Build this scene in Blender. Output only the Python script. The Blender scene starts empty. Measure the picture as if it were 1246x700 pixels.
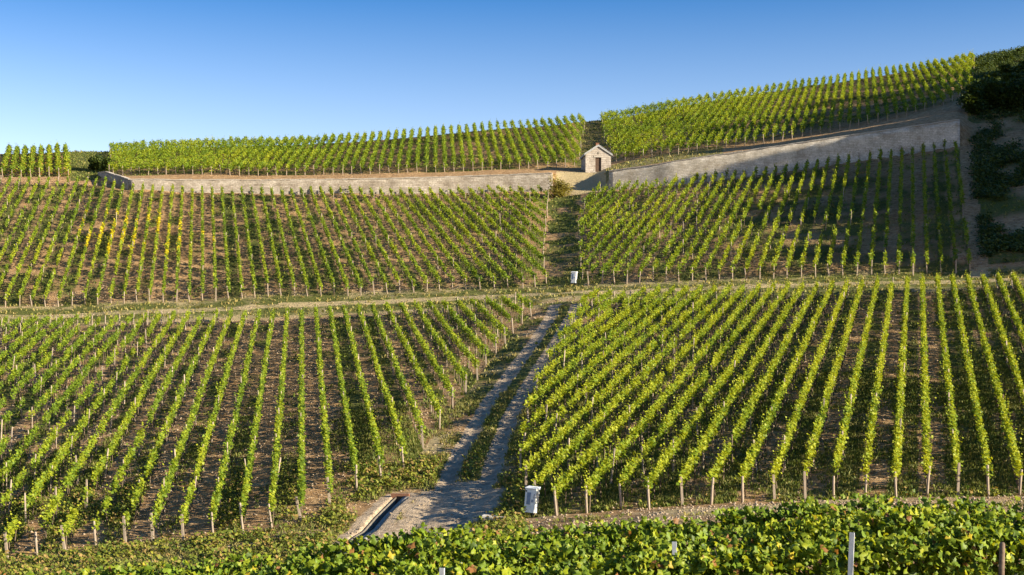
import bpy, math, random
import numpy as np
from mathutils import Vector, Matrix, Euler

random.seed(7)
rng = np.random.default_rng(7)
R = math.radians
scene = bpy.context.scene
COL = scene.collection

# ------------------------------------------------------------------ camera, sky, sun, exposure
F = 1730.0            # focal length in photo pixels (1246 wide)
CX, HY = 623.0, 490.0  # optical centre column and horizon row in photo pixels

cam_data = bpy.data.cameras.new("camera")
cam_data.sensor_width = 36.0
cam_data.lens = F / 1246.0 * 36.0
cam_data.shift_y = (HY - 350.0) / 1246.0
cam_data.clip_start = 0.1
cam_data.clip_end = 6000
cam = bpy.data.objects.new("camera", cam_data)
COL.objects.link(cam)
cam.location = (0, 0, 0)
cam.rotation_euler = (R(90), 0, 0)
scene.camera = cam

SUN_AZ = R(66)     # turned from straight behind the camera towards the right
SUN_EL = R(16.5)
sun_dir = Vector((math.sin(SUN_AZ) * math.cos(SUN_EL), -math.cos(SUN_AZ) * math.cos(SUN_EL), math.sin(SUN_EL)))

world = bpy.data.worlds.new("World")
scene.world = world
world.use_nodes = True
wn = world.node_tree
bg = wn.nodes["Background"]
sky = wn.nodes.new("ShaderNodeTexSky")
sky.sky_type = 'NISHITA'
sky.sun_disc = False
sky.sun_elevation = SUN_EL
sky.sun_rotation = math.atan2(sun_dir.x, sun_dir.y)
sky.altitude = 200
sky.air_density = 1.0
sky.dust_density = 0.4
sky.ozone_density = 3.0
hs_ = wn.nodes.new("ShaderNodeHueSaturation")
hs_.inputs["Saturation"].default_value = 1.04
wn.links.new(sky.outputs[0], hs_.inputs["Color"])
# the clear evening sky deepens quickly with elevation
tc_ = wn.nodes.new("ShaderNodeTexCoord")
sx_ = wn.nodes.new("ShaderNodeSeparateXYZ")
wn.links.new(tc_.outputs["Generated"], sx_.inputs[0])
gr_ = wn.nodes.new("ShaderNodeValToRGB")
el_ = gr_.color_ramp.elements
el_[0].position = 0.16
el_[0].color = (0.98, 0.76, 0.70, 1)
el_[1].position = 0.285
el_[1].color = (0.12, 0.33, 0.51, 1)
wn.links.new(sx_.outputs[2], gr_.inputs[0])
mx_ = wn.nodes.new("ShaderNodeMix")
mx_.data_type = 'RGBA'
mx_.blend_type = 'MULTIPLY'
mx_.inputs[0].default_value = 1.0
wn.links.new(hs_.outputs[0], mx_.inputs[6])
wn.links.new(gr_.outputs[0], mx_.inputs[7])
wn.links.new(mx_.outputs[2], bg.inputs[0])
bg.inputs[1].default_value = 0.132

sl = bpy.data.lights.new("sun", 'SUN')
sl.energy = 5.0
sl.angle = R(0.5)
sl.color = (1.0, 0.885, 0.68)
so = bpy.data.objects.new("sun", sl)
COL.objects.link(so)
so.rotation_euler = (-sun_dir).to_track_quat('-Z', 'Y').to_euler()
so.location = (60, -60, 60)

vs = scene.view_settings
vs.view_transform = 'Standard'
vs.look = 'None'
vs.gamma = 1
vs.use_curve_mapping = False
vs.exposure = 1.42

# ------------------------------------------------------------------ terrain function
# The slope is described by lines running across it; each is given at photo columns by ground row and distance.
UG = np.arange(-1500.0, 2901.0, 4.0)


def smooth(a, sig):
    n = int(sig * 3 / 4.0)
    k = np.exp(-0.5 * (np.arange(-n, n + 1) * 4.0 / sig) ** 2)
    k /= k.sum()
    return np.convolve(np.pad(a, n, mode='edge'), k, mode='valid')


def line(pts, sig=26):
    """pts: (px, py, Z) -> distance and height sampled on UG"""
    p = np.array(pts, float)
    Z = np.interp(UG, p[:, 0], p[:, 2])
    z = np.interp(UG, p[:, 0], (HY - p[:, 1]) * p[:, 2] / F)
    return smooth(Z, sig), smooth(z, sig)


def flat(Z, pts):
    p = np.array(pts, float)
    return np.full_like(UG, Z), smooth(np.interp(UG, p[:, 0], p[:, 1]), 60)


L_N = flat(1.5, [(0, -1.75), (1246, -1.7)])
L_A = flat(20.0, [(-300, -4.1), (200, -3.85), (640, -3.35), (1000, -2.95), (1246, -2.85), (1700, -2.6)])
L_B0 = line([(-300, 735, 44), (0, 722, 44), (300, 704, 44), (500, 680, 44), (650, 664, 43), (800, 637, 43), (1000, 622, 43), (1246, 619, 43), (1700, 600, 43)])
L_B = line([(-300, 700, 53), (0, 682, 53), (60, 675, 53), (135, 668, 53), (206, 659, 53), (278, 654, 53), (350, 647, 52.5), (440, 648, 52), (520, 646, 51.5),
            (600, 636, 51.5), (675, 627, 51), (750, 619, 51), (860, 612, 51), (1013, 606, 51), (1128, 604, 51), (1246, 604, 51), (1700, 580, 51)])
L_C = line([(-400, 410, 112), (0, 400, 112), (125, 397, 112), (250, 393, 112), (400, 386, 112), (560, 379, 111), (640, 370, 110), (700, 364, 109), (760, 369, 108),
            (900, 365, 106), (1050, 358, 104.5), (1170, 354, 104), (1246, 350, 104), (1500, 330, 104), (1900, 260, 104), (2400, 200, 104)])
L_D = line([(-400, 385, 119), (0, 376, 119), (125, 372, 119), (250, 366, 119), (400, 359, 119), (560, 354, 118), (640, 352, 117), (700, 350, 116), (760, 346, 114),
            (900, 341, 112), (1050, 338, 110.5), (1170, 336, 110), (1246, 331, 110), (1500, 310, 110), (1900, 235, 110), (2400, 180, 110)])
L_E = line([(-400, 245, 158), (0, 238, 159), (100, 232, 161.5), (118, 220, 165.5), (138, 225, 162.6), (157, 233, 159.7), (250, 235, 160), (400, 236, 160), (560, 236, 160), (665, 235, 159), (690, 238, 157), (735, 233, 156.5),
            (760, 231, 156), (820, 225, 154), (961, 209, 151), (1103, 189, 148), (1168, 178, 147), (1246, 166, 147), (1500, 130, 147), (1900, 30, 147), (2400, -60, 147)], 7)
L_F = line([(-400, 222, 165), (0, 219, 165.5), (100, 217, 166), (118, 210, 166.6), (138, 215, 163.8), (157, 219.5, 160.8), (250, 220, 160.7), (400, 219.5, 160.7), (560, 216, 160.7), (665, 211.5, 160.2), (678, 211, 163), (730, 210, 163),
            (742, 208, 157.2), (820, 198, 154.7), (961, 178, 151.7), (1103, 158, 148.7), (1168, 148, 147.8), (1180, 158, 152), (1246, 150, 152), (1500, 105, 152), (1900, 10, 152), (2400, -80, 152)], 6)
L_G = line([(-400, 216, 171), (0, 213, 171), (125, 213, 171), (250, 213, 168), (400, 213, 168), (560, 209, 168), (670, 206, 168), (730, 203, 168), (760, 198, 166),
            (820, 189, 165), (961, 171, 164), (1056, 152, 164), (1103, 142, 164), (1180, 124, 164), (1246, 116, 165), (1500, 70, 168), (1900, -10, 168), (2400, -90, 168)], 14)
L_H = line([(-400, 189, 196), (0, 187, 196), (60, 187, 197), (105, 184, 197), (140, 184, 198), (250, 180, 198), (400, 175, 199), (560, 162, 202), (710, 149, 207), (735, 147, 208), (820, 131, 214),
            (950, 110, 222), (1050, 96, 226), (1130, 84, 227), (1180, 74, 226), (1246, 58, 224), (1500, 20, 220), (1900, -40, 215), (2400, -100, 215)])
L_I = (L_H[0] + 18, L_H[1] + 0.8)
L_J = (L_H[0] + 70, L_H[1] - 12)
L_K = (np.full_like(UG, 700.0), L_H[1] * 0 - 40)
L_L = (np.full_like(UG, 4000.0), L_H[1] * 0 - 60)
LINES = [L_N, L_A, L_B0, L_B, L_C, L_D, L_E, L_F, L_G, L_H, L_I, L_J, L_K, L_L]
LZ = np.array([l[0] for l in LINES])   # [k, u]
Lz = np.array([l[1] for l in LINES])


def px_of(x, y):
    return CX + F * x / y


def height_base(x, y):
    x = np.asarray(x, float)
    y = np.asarray(y, float)
    u = np.clip(px_of(x, np.maximum(y, 0.5)), UG[0], UG[-1])
    fi = (u - UG[0]) / 4.0
    i0 = np.clip(np.floor(fi).astype(int), 0, len(UG) - 2)
    t = fi - i0
    out = np.full(x.shape, -1.75)
    done = np.zeros(x.shape, bool)
    Zp = LZ[0][i0] * (1 - t) + LZ[0][i0 + 1] * t
    zp = Lz[0][i0] * (1 - t) + Lz[0][i0 + 1] * t
    for k in range(1, len(LINES)):
        Zc = LZ[k][i0] * (1 - t) + LZ[k][i0 + 1] * t
        zc = Lz[k][i0] * (1 - t) + Lz[k][i0 + 1] * t
        m = (~done) & (y >= Zp) & (y <= Zc)
        s = np.clip((y - Zp) / np.maximum(Zc - Zp, 1e-6), 0, 1)
        out = np.where(m, zp + (zc - zp) * s, out)
        done |= m
        Zp, zp = Zc, zc
    return out


def vnoise(x, y, sc, seed=0):
    """cheap smooth value noise, 0..1"""
    X = np.asarray(x) / sc + seed * 17.3
    Y = np.asarray(y) / sc + seed * 9.1
    xi = np.floor(X).astype(np.int64)
    yi = np.floor(Y).astype(np.int64)
    fx = X - xi
    fy = Y - yi
    fx = fx * fx * (3 - 2 * fx)
    fy = fy * fy * (3 - 2 * fy)

    def h(a, b):
        n = (a * 374761393 + b * 668265263 + seed * 1442695041) & 0xffffffff
        n = ((n ^ (n >> 13)) * 1274126177) & 0xffffffff
        return ((n ^ (n >> 16)) & 0xffff) / 65535.0
    return (h(xi, yi) * (1 - fx) + h(xi + 1, yi) * fx) * (1 - fy) + (h(xi, yi + 1) * (1 - fx) + h(xi + 1, yi + 1) * fx) * fy


def seg_dist(x, y, poly):
    """distance to a plan polyline and the running length of the nearest point"""
    x = np.asarray(x, float)
    y = np.asarray(y, float)
    best = np.full(x.shape, 1e9)
    for (ax, ay), (bx, by) in zip(poly[:-1], poly[1:]):
        dx, dy = bx - ax, by - ay
        L2 = dx * dx + dy * dy
        t = np.clip(((x - ax) * dx + (y - ay) * dy) / L2, 0, 1)
        best = np.minimum(best, np.hypot(x - ax - t * dx, y - ay - t * dy))
    return best


def hit(px, py, z0=25.0):
    """plan position where the photo ray through a pixel first meets the ground"""
    Z = np.arange(z0, 260, 0.05)
    x = (px - CX) / F * Z
    zr = (HY - py) * Z / F
    g = height_base(x, Z)
    i = np.argmax(g >= zr)
    return float(x[i]), float(Z[i])


RUT_L = [hit(*p) for p in [(676, 372), (669, 389), (634, 438), (597, 489), (572, 530), (553, 563), (538, 600), (515, 632), (480, 655)]]
RUT_R = [hit(*p) for p in [(702, 372), (698, 384), (671, 426), (648, 463), (620, 510), (603, 555), (588, 600), (566, 635), (530, 660)]]
MID = [((a[0] + b[0]) / 2, (a[1] + b[1]) / 2) for a, b in zip(RUT_L, RUT_R)]
CHAN = [hit(*p) for p in [(487, 606), (463, 630), (440, 652), (412, 676)]]
BENCH = [hit(*p) for p in [(-60, 388), (125, 382), (250, 377), (400, 369), (560, 362), (640, 359), (700, 357), (760, 355), (900, 350), (1050, 345), (1170, 342), (1270, 338)]]
CENTRE = [hit(*p) for p in [(690, 352), (686, 320), (684, 290), (686, 262), (690, 240)]]
SIDE = [hit(*p) for p in [(1192, 335), (1186, 290), (1180, 240), (1177, 200), (1178, 175)]]


def height(x, y):
    z = height_base(x, y)
    x = np.asarray(x, float)
    y = np.asarray(y, float)
    z = z + (vnoise(x, y, 6.0, 1) - 0.5) * 0.22 * np.clip((y - 5) / 20, 0, 1) + (vnoise(x, y, 1.3, 2) - 0.5) * 0.09
    near = (y > 44) & (y < 125)
    dr = np.minimum(seg_dist(x, y, RUT_L), seg_dist(x, y, RUT_R))
    z = np.where(near, z - 0.09 * np.exp(-(dr / 0.33) ** 2), z)
    dc = seg_dist(x, y, CHAN)
    z = np.where(near, z - 0.7 * np.clip((0.29 - dc) / 0.12, 0, 1), z)
    return z


def zat(x, y):
    return float(height(np.array([x]), np.array([y]))[0])


def in_poly(px, Z, poly):
    inside = np.zeros(px.shape, bool)
    n = len(poly)
    for i in range(n):
        x1, y1 = poly[i]
        x2, y2 = poly[(i + 1) % n]
        c = ((y1 > Z) != (y2 > Z)) & (px < (x2 - x1) * (Z - y1) / (y2 - y1 + 1e-12) + x1)
        inside ^= c
    return inside


# ------------------------------------------------------------------ materials
def mat(name):
    m = bpy.data.materials.new(name)
    m.use_nodes = True
    nt = m.node_tree
    for n in list(nt.nodes):
        nt.nodes.remove(n)
    out = nt.nodes.new("ShaderNodeOutputMaterial")
    return m, nt, out


def principled(nt, out, rough=0.8, spec=0.2):
    b = nt.nodes.new("ShaderNodeBsdfPrincipled")
    b.inputs["Roughness"].default_value = rough
    b.inputs["Specular IOR Level"].default_value = spec
    nt.links.new(b.outputs[0], out.inputs[0])
    return b


def noise(nt, scale, detail=3, rough=0.6, vec=None):
    n = nt.nodes.new("ShaderNodeTexNoise")
    n.inputs["Scale"].default_value = scale
    n.inputs["Detail"].default_value = detail
    n.inputs["Roughness"].default_value = rough
    if vec is not None:
        nt.links.new(vec, n.inputs["Vector"])
    return n


def ramp(nt, fac, stops):
    r = nt.nodes.new("ShaderNodeValToRGB")
    e = r.color_ramp.elements
    while len(e) < len(stops):
        e.new(0.5)
    for el, (p, c) in zip(e, stops):
        el.position = p
        el.color = (*c, 1)
    nt.links.new(fac, r.inputs[0])
    return r


def mix(nt, fac, a, b, mode='MIX'):
    m = nt.nodes.new("ShaderNodeMix")
    m.data_type = 'RGBA'
    m.blend_type = mode
    for sock, v in ((m.inputs[0], fac), (m.inputs[6], a), (m.inputs[7], b)):
        if isinstance(v, (int, float)):
            sock.default_value = v
        elif isinstance(v, tuple):
            sock.default_value = (*v, 1) if len(v) == 3 else v
        else:
            nt.links.new(v, sock)
    return m.outputs[2]


def bump(nt, b, hgt, strength, dist):
    n = nt.nodes.new("ShaderNodeBump")
    n.inputs["Strength"].default_value = strength
    n.inputs["Distance"].default_value = dist
    nt.links.new(hgt, n.inputs["Height"])
    nt.links.new(n.outputs[0], b.inputs["Normal"])


def coords(nt, which="Object"):
    return nt.nodes.new("ShaderNodeTexCoord").outputs[which]


def make_leaf(name, trans=0.32, rough=0.5):
    m, nt, out = mat(name)
    at = nt.nodes.new("ShaderNodeAttribute")
    at.attribute_name = "tint"
    b = nt.nodes.new("ShaderNodeBsdfPrincipled")
    b.inputs["Roughness"].default_value = rough
    b.inputs["Specular IOR Level"].default_value = 0.25
    nt.links.new(at.outputs["Color"], b.inputs["Base Color"])
    t = nt.nodes.new("ShaderNodeBsdfTranslucent")
    tc = mix(nt, 1.0, at.outputs["Color"], (1.3, 1.15, 0.5), 'MULTIPLY')
    nt.links.new(tc, t.inputs["Color"])
    ms = nt.nodes.new("ShaderNodeMixShader")
    ms.inputs[0].default_value = trans
    nt.links.new(b.outputs[0], ms.inputs[1])
    nt.links.new(t.outputs[0], ms.inputs[2])
    nt.links.new(ms.outputs[0], out.inputs[0])
    return m


M_LEAF = make_leaf("vine_leaf", 0.36)
M_GRASS = make_leaf("grass_blade", 0.25, 0.6)

M_BARK, nt, out = mat("bark")
b = principled(nt, out, 0.95, 0.1)
n1 = noise(nt, 14, 4, 0.7, coords(nt))
r1 = ramp(nt, n1.outputs[0], [(0.3, (0.06, 0.045, 0.03)), (0.75, (0.16, 0.12, 0.085))])
nt.links.new(r1.outputs[0], b.inputs["Base Color"])

M_POST, nt, out = mat("weathered_post_wood")
b = principled(nt, out, 0.85, 0.15)
v = coords(nt)
mp = nt.nodes.new("ShaderNodeMapping")
mp.inputs["Scale"].default_value = (30, 30, 3)
nt.links.new(v, mp.inputs[0])
n1 = noise(nt, 1.0, 4, 0.65, mp.outputs[0])
r1 = ramp(nt, n1.outputs[0], [(0.3, (0.20, 0.155, 0.115)), (0.7, (0.42, 0.34, 0.26))])
nt.links.new(r1.outputs[0], b.inputs["Base Color"])
bump(nt, b, n1.outputs[0], 0.4, 0.01)

M_METAL, nt, out = mat("galvanised_post")
b = principled(nt, out, 0.6, 0.4)
b.inputs["Metallic"].default_value = 0.2
n1 = noise(nt, 9, 3, 0.6, coords(nt))
r1 = ramp(nt, n1.outputs[0], [(0.3, (0.36, 0.38, 0.40)), (0.75, (0.58, 0.59, 0.60))])
nt.links.new(r1.outputs[0], b.inputs["Base Color"])

M_DARKWOOD, nt, out = mat("dark_post_wood")
b = principled(nt, out, 0.9, 0.1)
n1 = noise(nt, 22, 4, 0.7, coords(nt))
r1 = ramp(nt, n1.outputs[0], [(0.3, (0.08, 0.055, 0.04)), (0.75, (0.24, 0.18, 0.13))])
nt.links.new(r1.outputs[0], b.inputs["Base Color"])

# ground: soil, grass cover and gravel by vertex masks, broken up by noise
M_GROUND, nt, out = mat("vineyard_soil")
b = principled(nt, out, 0.95, 0.1)
v = coords(nt)
n_big = noise(nt, 0.35, 4, 0.6, v)
n_mid = noise(nt, 2.2, 5, 0.7, v)
n_fin = noise(nt, 9.0, 4, 0.75, v)
soil = ramp(nt, n_mid.outputs[0], [(0.30, (0.15, 0.083, 0.036)), (0.52, (0.40, 0.245, 0.115)), (0.72, (0.58, 0.40, 0.215))])
vor = nt.nodes.new("ShaderNodeTexVoronoi")
vor.inputs["Scale"].default_value = 5.5
nt.links.new(v, vor.inputs["Vector"])
st = ramp(nt, vor.outputs["Distance"], [(0.05, (1, 1, 1)), (0.35, (0, 0, 0))])
stm = nt.nodes.new("ShaderNodeMath")
stm.operation = 'MULTIPLY'
nt.links.new(st.outputs[0], stm.inputs[0])
nsel = ramp(nt, n_fin.outputs[0], [(0.42, (0, 0, 0)), (0.62, (1, 1, 1))])
nt.links.new(nsel.outputs[0], stm.inputs[1])
soil2 = mix(nt, stm.outputs[0], soil.outputs[0], (0.50, 0.40, 0.29))
gr = ramp(nt, n_fin.outputs[0], [(0.25, (0.04, 0.06, 0.012)), (0.5, (0.095, 0.11, 0.025)), (0.75, (0.20, 0.185, 0.06))])
at = nt.nodes.new("ShaderNodeAttribute")
at.attribute_name = "cover"      # r grass, g gravel, b dry
sep = nt.nodes.new("ShaderNodeSeparateColor")
nt.links.new(at.outputs["Color"], sep.inputs[0])


def edge(chan, lo, hi):
    a = nt.nodes.new("ShaderNodeMath")
    a.operation = 'ADD'
    nt.links.new(chan, a.inputs[0])
    s = nt.nodes.new("ShaderNodeMath")
    s.operation = 'MULTIPLY_ADD'
    nt.links.new(n_mid.outputs[0], s.inputs[0])
    s.inputs[1].default_value = 0.9
    s.inputs[2].default_value = -0.45
    nt.links.new(s.outputs[0], a.inputs[1])
    mr = nt.nodes.new("ShaderNodeMapRange")
    mr.inputs[1].default_value = lo
    mr.inputs[2].default_value = hi
    nt.links.new(a.outputs[0], mr.inputs[0])
    return mr.outputs[0]


dry = ramp(nt, n_fin.outputs[0], [(0.3, (0.30, 0.23, 0.11)), (0.7, (0.54, 0.43, 0.24))])
c1 = mix(nt, edge(sep.outputs[2], 0.35, 0.65), soil2, dry.outputs[0])
c2 = mix(nt, edge(sep.outputs[0], 0.35, 0.65), c1, gr.outputs[0])
grv = ramp(nt, n_fin.outputs[0], [(0.25, (0.38, 0.295, 0.205)), (0.75, (0.60, 0.485, 0.36))])
gvar = ramp(nt, n_mid.outputs[0], [(0.35, (0.62, 0.60, 0.57)), (0.62, (1.08, 1.05, 1.0))])
grv2 = mix(nt, 1.0, grv.outputs[0], gvar.outputs[0], 'MULTIPLY')
c3 = mix(nt, edge(sep.outputs[1], 0.35, 0.6), c2, grv2)
nt.links.new(c3, b.inputs["Base Color"])
hs = nt.nodes.new("ShaderNodeMath")
hs.operation = 'ADD'
nt.links.new(n_fin.outputs[0], hs.inputs[0])
nt.links.new(n_mid.outputs[0], hs.inputs[1])
bump(nt, b, hs.outputs[0], 0.9, 0.16)


def stone_mat(name, c_lo, c_hi, mortar, sx, sy):
    m, nt, out = mat(name)
    b = principled(nt, out, 0.9, 0.15)
    uv = nt.nodes.new("ShaderNodeUVMap").outputs[0]
    nz = noise(nt, 2.5, 2, 0.5, uv)
    dist = nt.nodes.new("ShaderNodeVectorMath")
    dist.operation = 'MULTIPLY_ADD'
    nt.links.new(nz.outputs["Color"], dist.inputs[0])
    dist.inputs[1].default_value = (0.16, 0.16, 0)
    nt.links.new(uv, dist.inputs[2])
    br = nt.nodes.new("ShaderNodeTexBrick")
    br.inputs["Scale"].default_value = 1.0
    br.inputs["Brick Width"].default_value = sx
    br.inputs["Row Height"].default_value = sy
    br.inputs["Mortar Size"].default_value = 0.018
    br.inputs["Mortar Smooth"].default_value = 0.4
    br.inputs["Color1"].default_value = (*c_lo, 1)
    br.inputs["Color2"].default_value = (*c_hi, 1)
    br.inputs["Mortar"].default_value = (*mortar, 1)
    br.offset_frequency = 2
    br.squash = 0.7
    br.squash_frequency = 3
    nt.links.new(dist.outputs[0], br.inputs["Vector"])
    n2 = noise(nt, 0.6, 6, 0.75, uv)
    st = ramp(nt, n2.outputs[0], [(0.36, (0.60, 0.56, 0.50)), (0.62, (1.1, 1.08, 1.05))])
    c = mix(nt, 1.0, br.outputs["Color"], st.outputs[0], 'MULTIPLY')
    n3 = noise(nt, 11, 3, 0.7, uv)
    s3 = ramp(nt, n3.outputs[0], [(0.3, (0.8, 0.8, 0.8)), (0.7, (1.15, 1.15, 1.15))])
    c = mix(nt, 1.0, c, s3.outputs[0], 'MULTIPLY')
    nt.links.new(c, b.inputs["Base Color"])
    inv = nt.nodes.new("ShaderNodeMath")
    inv.operation = 'SUBTRACT'
    inv.inputs[0].default_value = 1
    nt.links.new(br.outputs["Fac"], inv.inputs[1])
    ad = nt.nodes.new("ShaderNodeMath")
    ad.operation = 'ADD'
    nt.links.new(inv.outputs[0], ad.inputs[0])
    nt.links.new(n3.outputs[0], ad.inputs[1])
    bump(nt, b, ad.outputs[0], 0.8, 0.04)
    return m


M_WALL = stone_mat("dry_stone", (0.36, 0.315, 0.26), (0.50, 0.45, 0.385), (0.25, 0.215, 0.175), 0.5, 0.17)
M_WALLP = stone_mat("pale_stone", (0.56, 0.50, 0.415), (0.68, 0.62, 0.53), (0.42, 0.37, 0.30), 0.5, 0.17)
M_HUTSTONE = stone_mat("pale_limestone", (0.36, 0.32, 0.285), (0.48, 0.435, 0.39), (0.30, 0.265, 0.23), 0.5, 0.22)


def simple(name, lo, hi, sc=5, rough=0.85, spec=0.2, bumpd=0.0):
    m, nt, out = mat(name)
    b = principled(nt, out, rough, spec)
    n = noise(nt, sc, 5, 0.65, coords(nt))
    r = ramp(nt, n.outputs[0], [(0.3, lo), (0.7, hi)])
    nt.links.new(r.outputs[0], b.inputs["Base Color"])
    if bumpd:
        bump(nt, b, n.outputs[0], 0.6, bumpd)
    return m


M_COPING = simple("coping_stone", (0.28, 0.25, 0.21), (0.44, 0.39, 0.33), 3, bumpd=0.03)
M_ROOF = simple("grey_roof_slab", (0.20, 0.20, 0.20), (0.38, 0.38, 0.37), 4, bumpd=0.04)
M_DOOR = simple("brown_door_wood", (0.055, 0.035, 0.025), (0.12, 0.075, 0.05), 8)
M_TERRA = simple("terracotta", (0.16, 0.075, 0.045), (0.30, 0.15, 0.09), 8)
M_CONC = simple("pale_concrete", (0.22, 0.205, 0.18), (0.36, 0.335, 0.295), 6, bumpd=0.01)
M_SLAB = simple("pale_slab", (0.34, 0.32, 0.29), (0.48, 0.45, 0.41), 5, bumpd=0.01)
M_CONCD = simple("dark_concrete", (0.09, 0.08, 0.065), (0.20, 0.175, 0.14), 4, bumpd=0.01)  # dark tone also carries the shadow inside the drain
M_WHITE = simple("weathered_white_paint", (0.60, 0.62, 0.63), (0.82, 0.82, 0.80), 7, 0.45, 0.4)
M_GREYBLUE = simple("blue_grey_paint", (0.12, 0.17, 0.26), (0.22, 0.28, 0.38), 9, 0.5, 0.4)
M_IRON_MOUTH = simple("dark_iron_and_mouth", (0.03, 0.03, 0.03), (0.08, 0.07, 0.06), 9, 0.6, 0.4)
M_STONE = simple("field_stone", (0.22, 0.165, 0.11), (0.42, 0.33, 0.235), 2.5, bumpd=0.02)


# ------------------------------------------------------------------ mesh helpers
def link(o, parent=None):
    COL.objects.link(o)
    if parent is not None:
        o.parent = parent
    return o


def mesh_np(name, verts, faces_flat, loop_tot, mats, tint=None, midx=None, smooth_=False, uv=None):
    me = bpy.data.meshes.new(name)
    verts = np.asarray(verts, np.float32)
    nf = len(loop_tot)
    me.vertices.add(len(verts))
    me.vertices.foreach_set("co", verts.ravel())
    me.loops.add(len(faces_flat))
    me.loops.foreach_set("vertex_index", np.asarray(faces_flat, np.int32))
    me.polygons.add(nf)
    lt = np.asarray(loop_tot, np.int32)
    ls = np.concatenate([[0], np.cumsum(lt)[:-1]]).astype(np.int32)
    me.polygons.foreach_set("loop_start", ls)
    me.polygons.foreach_set("loop_total", lt)
    if midx is not None:
        me.polygons.foreach_set("material_index", np.asarray(midx, np.int32))
    if smooth_:
        me.polygons.foreach_set("use_smooth", np.ones(nf, bool))
    for m in mats:
        me.materials.append(m)
    me.update(calc_edges=True)
    if tint is not None:
        a = me.attributes.new("tint", 'FLOAT_COLOR', 'POINT')
        t4 = np.ones((len(verts), 4), np.float32)
        t4[:, :3] = tint
        a.data.foreach_set("color", t4.ravel())
    if uv is not None:
        l = me.uv_layers.new(name="UVMap")
        l.data.foreach_set("uv", np.asarray(uv, np.float32).ravel())
    me.validate()
    return me


class MB:
    """collects boxes, prisms and tubes into one mesh, with box UVs in metres"""

    def __init__(s):
        s.v = []
        s.f = []
        s.m = []

    def add(s, verts, faces, mi=0):
        o = len(s.v)
        s.v += [tuple(p) for p in verts]
        s.f += [tuple(i + o for i in f) for f in faces]
        s.m += [mi] * len(faces)

    def box(s, lo, hi, mi=0, M=None, taper=1.0):
        x0, y0, z0 = lo
        x1, y1, z1 = hi
        cx, cy = (x0 + x1) / 2, (y0 + y1) / 2
        vs_ = [(x0, y0, z0), (x1, y0, z0), (x1, y1, z0), (x0, y1, z0)]
        vs_ += [(cx + (x - cx) * taper, cy + (y - cy) * taper, z1) for x, y, _ in vs_[:4]]
        if M is not None:
            vs_ = [tuple(M @ Vector(p)) for p in vs_]
        s.add(vs_, [(0, 3, 2, 1), (4, 5, 6, 7), (0, 1, 5, 4), (1, 2, 6, 5), (2, 3, 7, 6), (3, 0, 4, 7)], mi)

    def tube(s, pts, rad, n=7, mi=0):
        pts = [Vector(p) for p in pts]
        rings = []
        for i, p in enumerate(pts):
            d = (pts[min(i + 1, len(pts) - 1)] - pts[max(i - 1, 0)]).normalized()
            a = Vector((1, 0, 0)) if abs(d.x) < 0.8 else Vector((0, 1, 0))
            e1 = d.cross(a).normalized()
            e2 = d.cross(e1)
            r = rad[i] if isinstance(rad, (list, tuple)) else rad
            rings.append([p + (e1 * math.cos(2 * math.pi * k / n) + e2 * math.sin(2 * math.pi * k / n)) * r for k in range(n)])
        vs_ = [q for r in rings for q in r]
        fs = []
        for i in range(len(pts) - 1):
            for k in range(n):
                fs.append((i * n + k, i * n + (k + 1) % n, (i + 1) * n + (k + 1) % n, (i + 1) * n + k))
        fs.append(tuple(range(n - 1, -1, -1)))
        fs.append(tuple((len(pts) - 1) * n + k for k in range(n)))
        s.add(vs_, fs, mi)

    def mesh(s, name, mats, smooth_=False):
        me = bpy.data.meshes.new(name)
        me.from_pydata(s.v, [], s.f)
        mats = mats if isinstance(mats, (list, tuple)) else [mats]
        for m in mats:
            me.materials.append(m)
        me.polygons.foreach_set("material_index", s.m)
        me.polygons.foreach_set("use_smooth", [smooth_] * len(s.f))
        uvl = me.uv_layers.new(name="UVMap")
        for p in me.polygons:
            nx, ny, nz = (abs(c) for c in p.normal)
            for li in p.loop_indices:
                c = me.vertices[me.loops[li].vertex_index].co
                if nz > nx and nz > ny:
                    u = (c.x, c.y)
                elif nx > ny:
                    u = (c.y, c.z)
                else:
                    u = (c.x, c.z)
                uvl.data[li].uv = u
        me.update()
        return me

    def build(s, name, mats, parent=None, smooth_=False, bevel=0.0):
        o = bpy.data.objects.new(name, s.mesh(name, mats, smooth_))
        link(o, parent)
        if bevel:
            bv = o.modifiers.new("bevel", 'BEVEL')
            bv.width = bevel
            bv.segments = 2
        return o


def empty(name, loc, label, cat, group=None, rz=0.0):
    o = bpy.data.objects.new(name, None)
    o.empty_display_size = 0.2
    COL.objects.link(o)
    o.location = loc
    o.rotation_euler = (0, 0, rz)
    tag(o, label, cat, group)
    return o


def tag(o, label=None, cat=None, group=None, kind=None):
    if label:
        o["label"] = label
    if cat:
        o["category"] = cat
    if group:
        o["group"] = group
    if kind:
        o["kind"] = kind
    return o


# ------------------------------------------------------------------ ground sheet
us = np.concatenate([np.arange(-1500, -120, 60), np.arange(-120, 1370, 3.0), np.arange(1370, 2901, 60)])
zs = np.concatenate([np.arange(1.5, 40, 1.0), np.arange(40, 70, 0.16), np.arange(70, 110, 0.25), np.arange(110, 150, 0.3), np.arange(150, 170, 0.2), np.arange(170, 236, 0.6),
                     np.array([240, 250, 265, 280, 300, 340, 400, 500, 700, 1200, 2500, 4000])])
UU, ZZ = np.meshgrid(us, zs)
XX = (UU - CX) / F * ZZ
HH = height(XX.ravel(), ZZ.ravel()).reshape(XX.shape)
nu, nz_ = len(us), len(zs)
idx = np.arange(nu * nz_).reshape(nz_, nu)
q = np.stack([idx[:-1, :-1], idx[:-1, 1:], idx[1:, 1:], idx[1:, :-1]], -1).reshape(-1, 4)
gv = np.stack([XX, ZZ, HH], -1).reshape(-1, 3)
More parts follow.
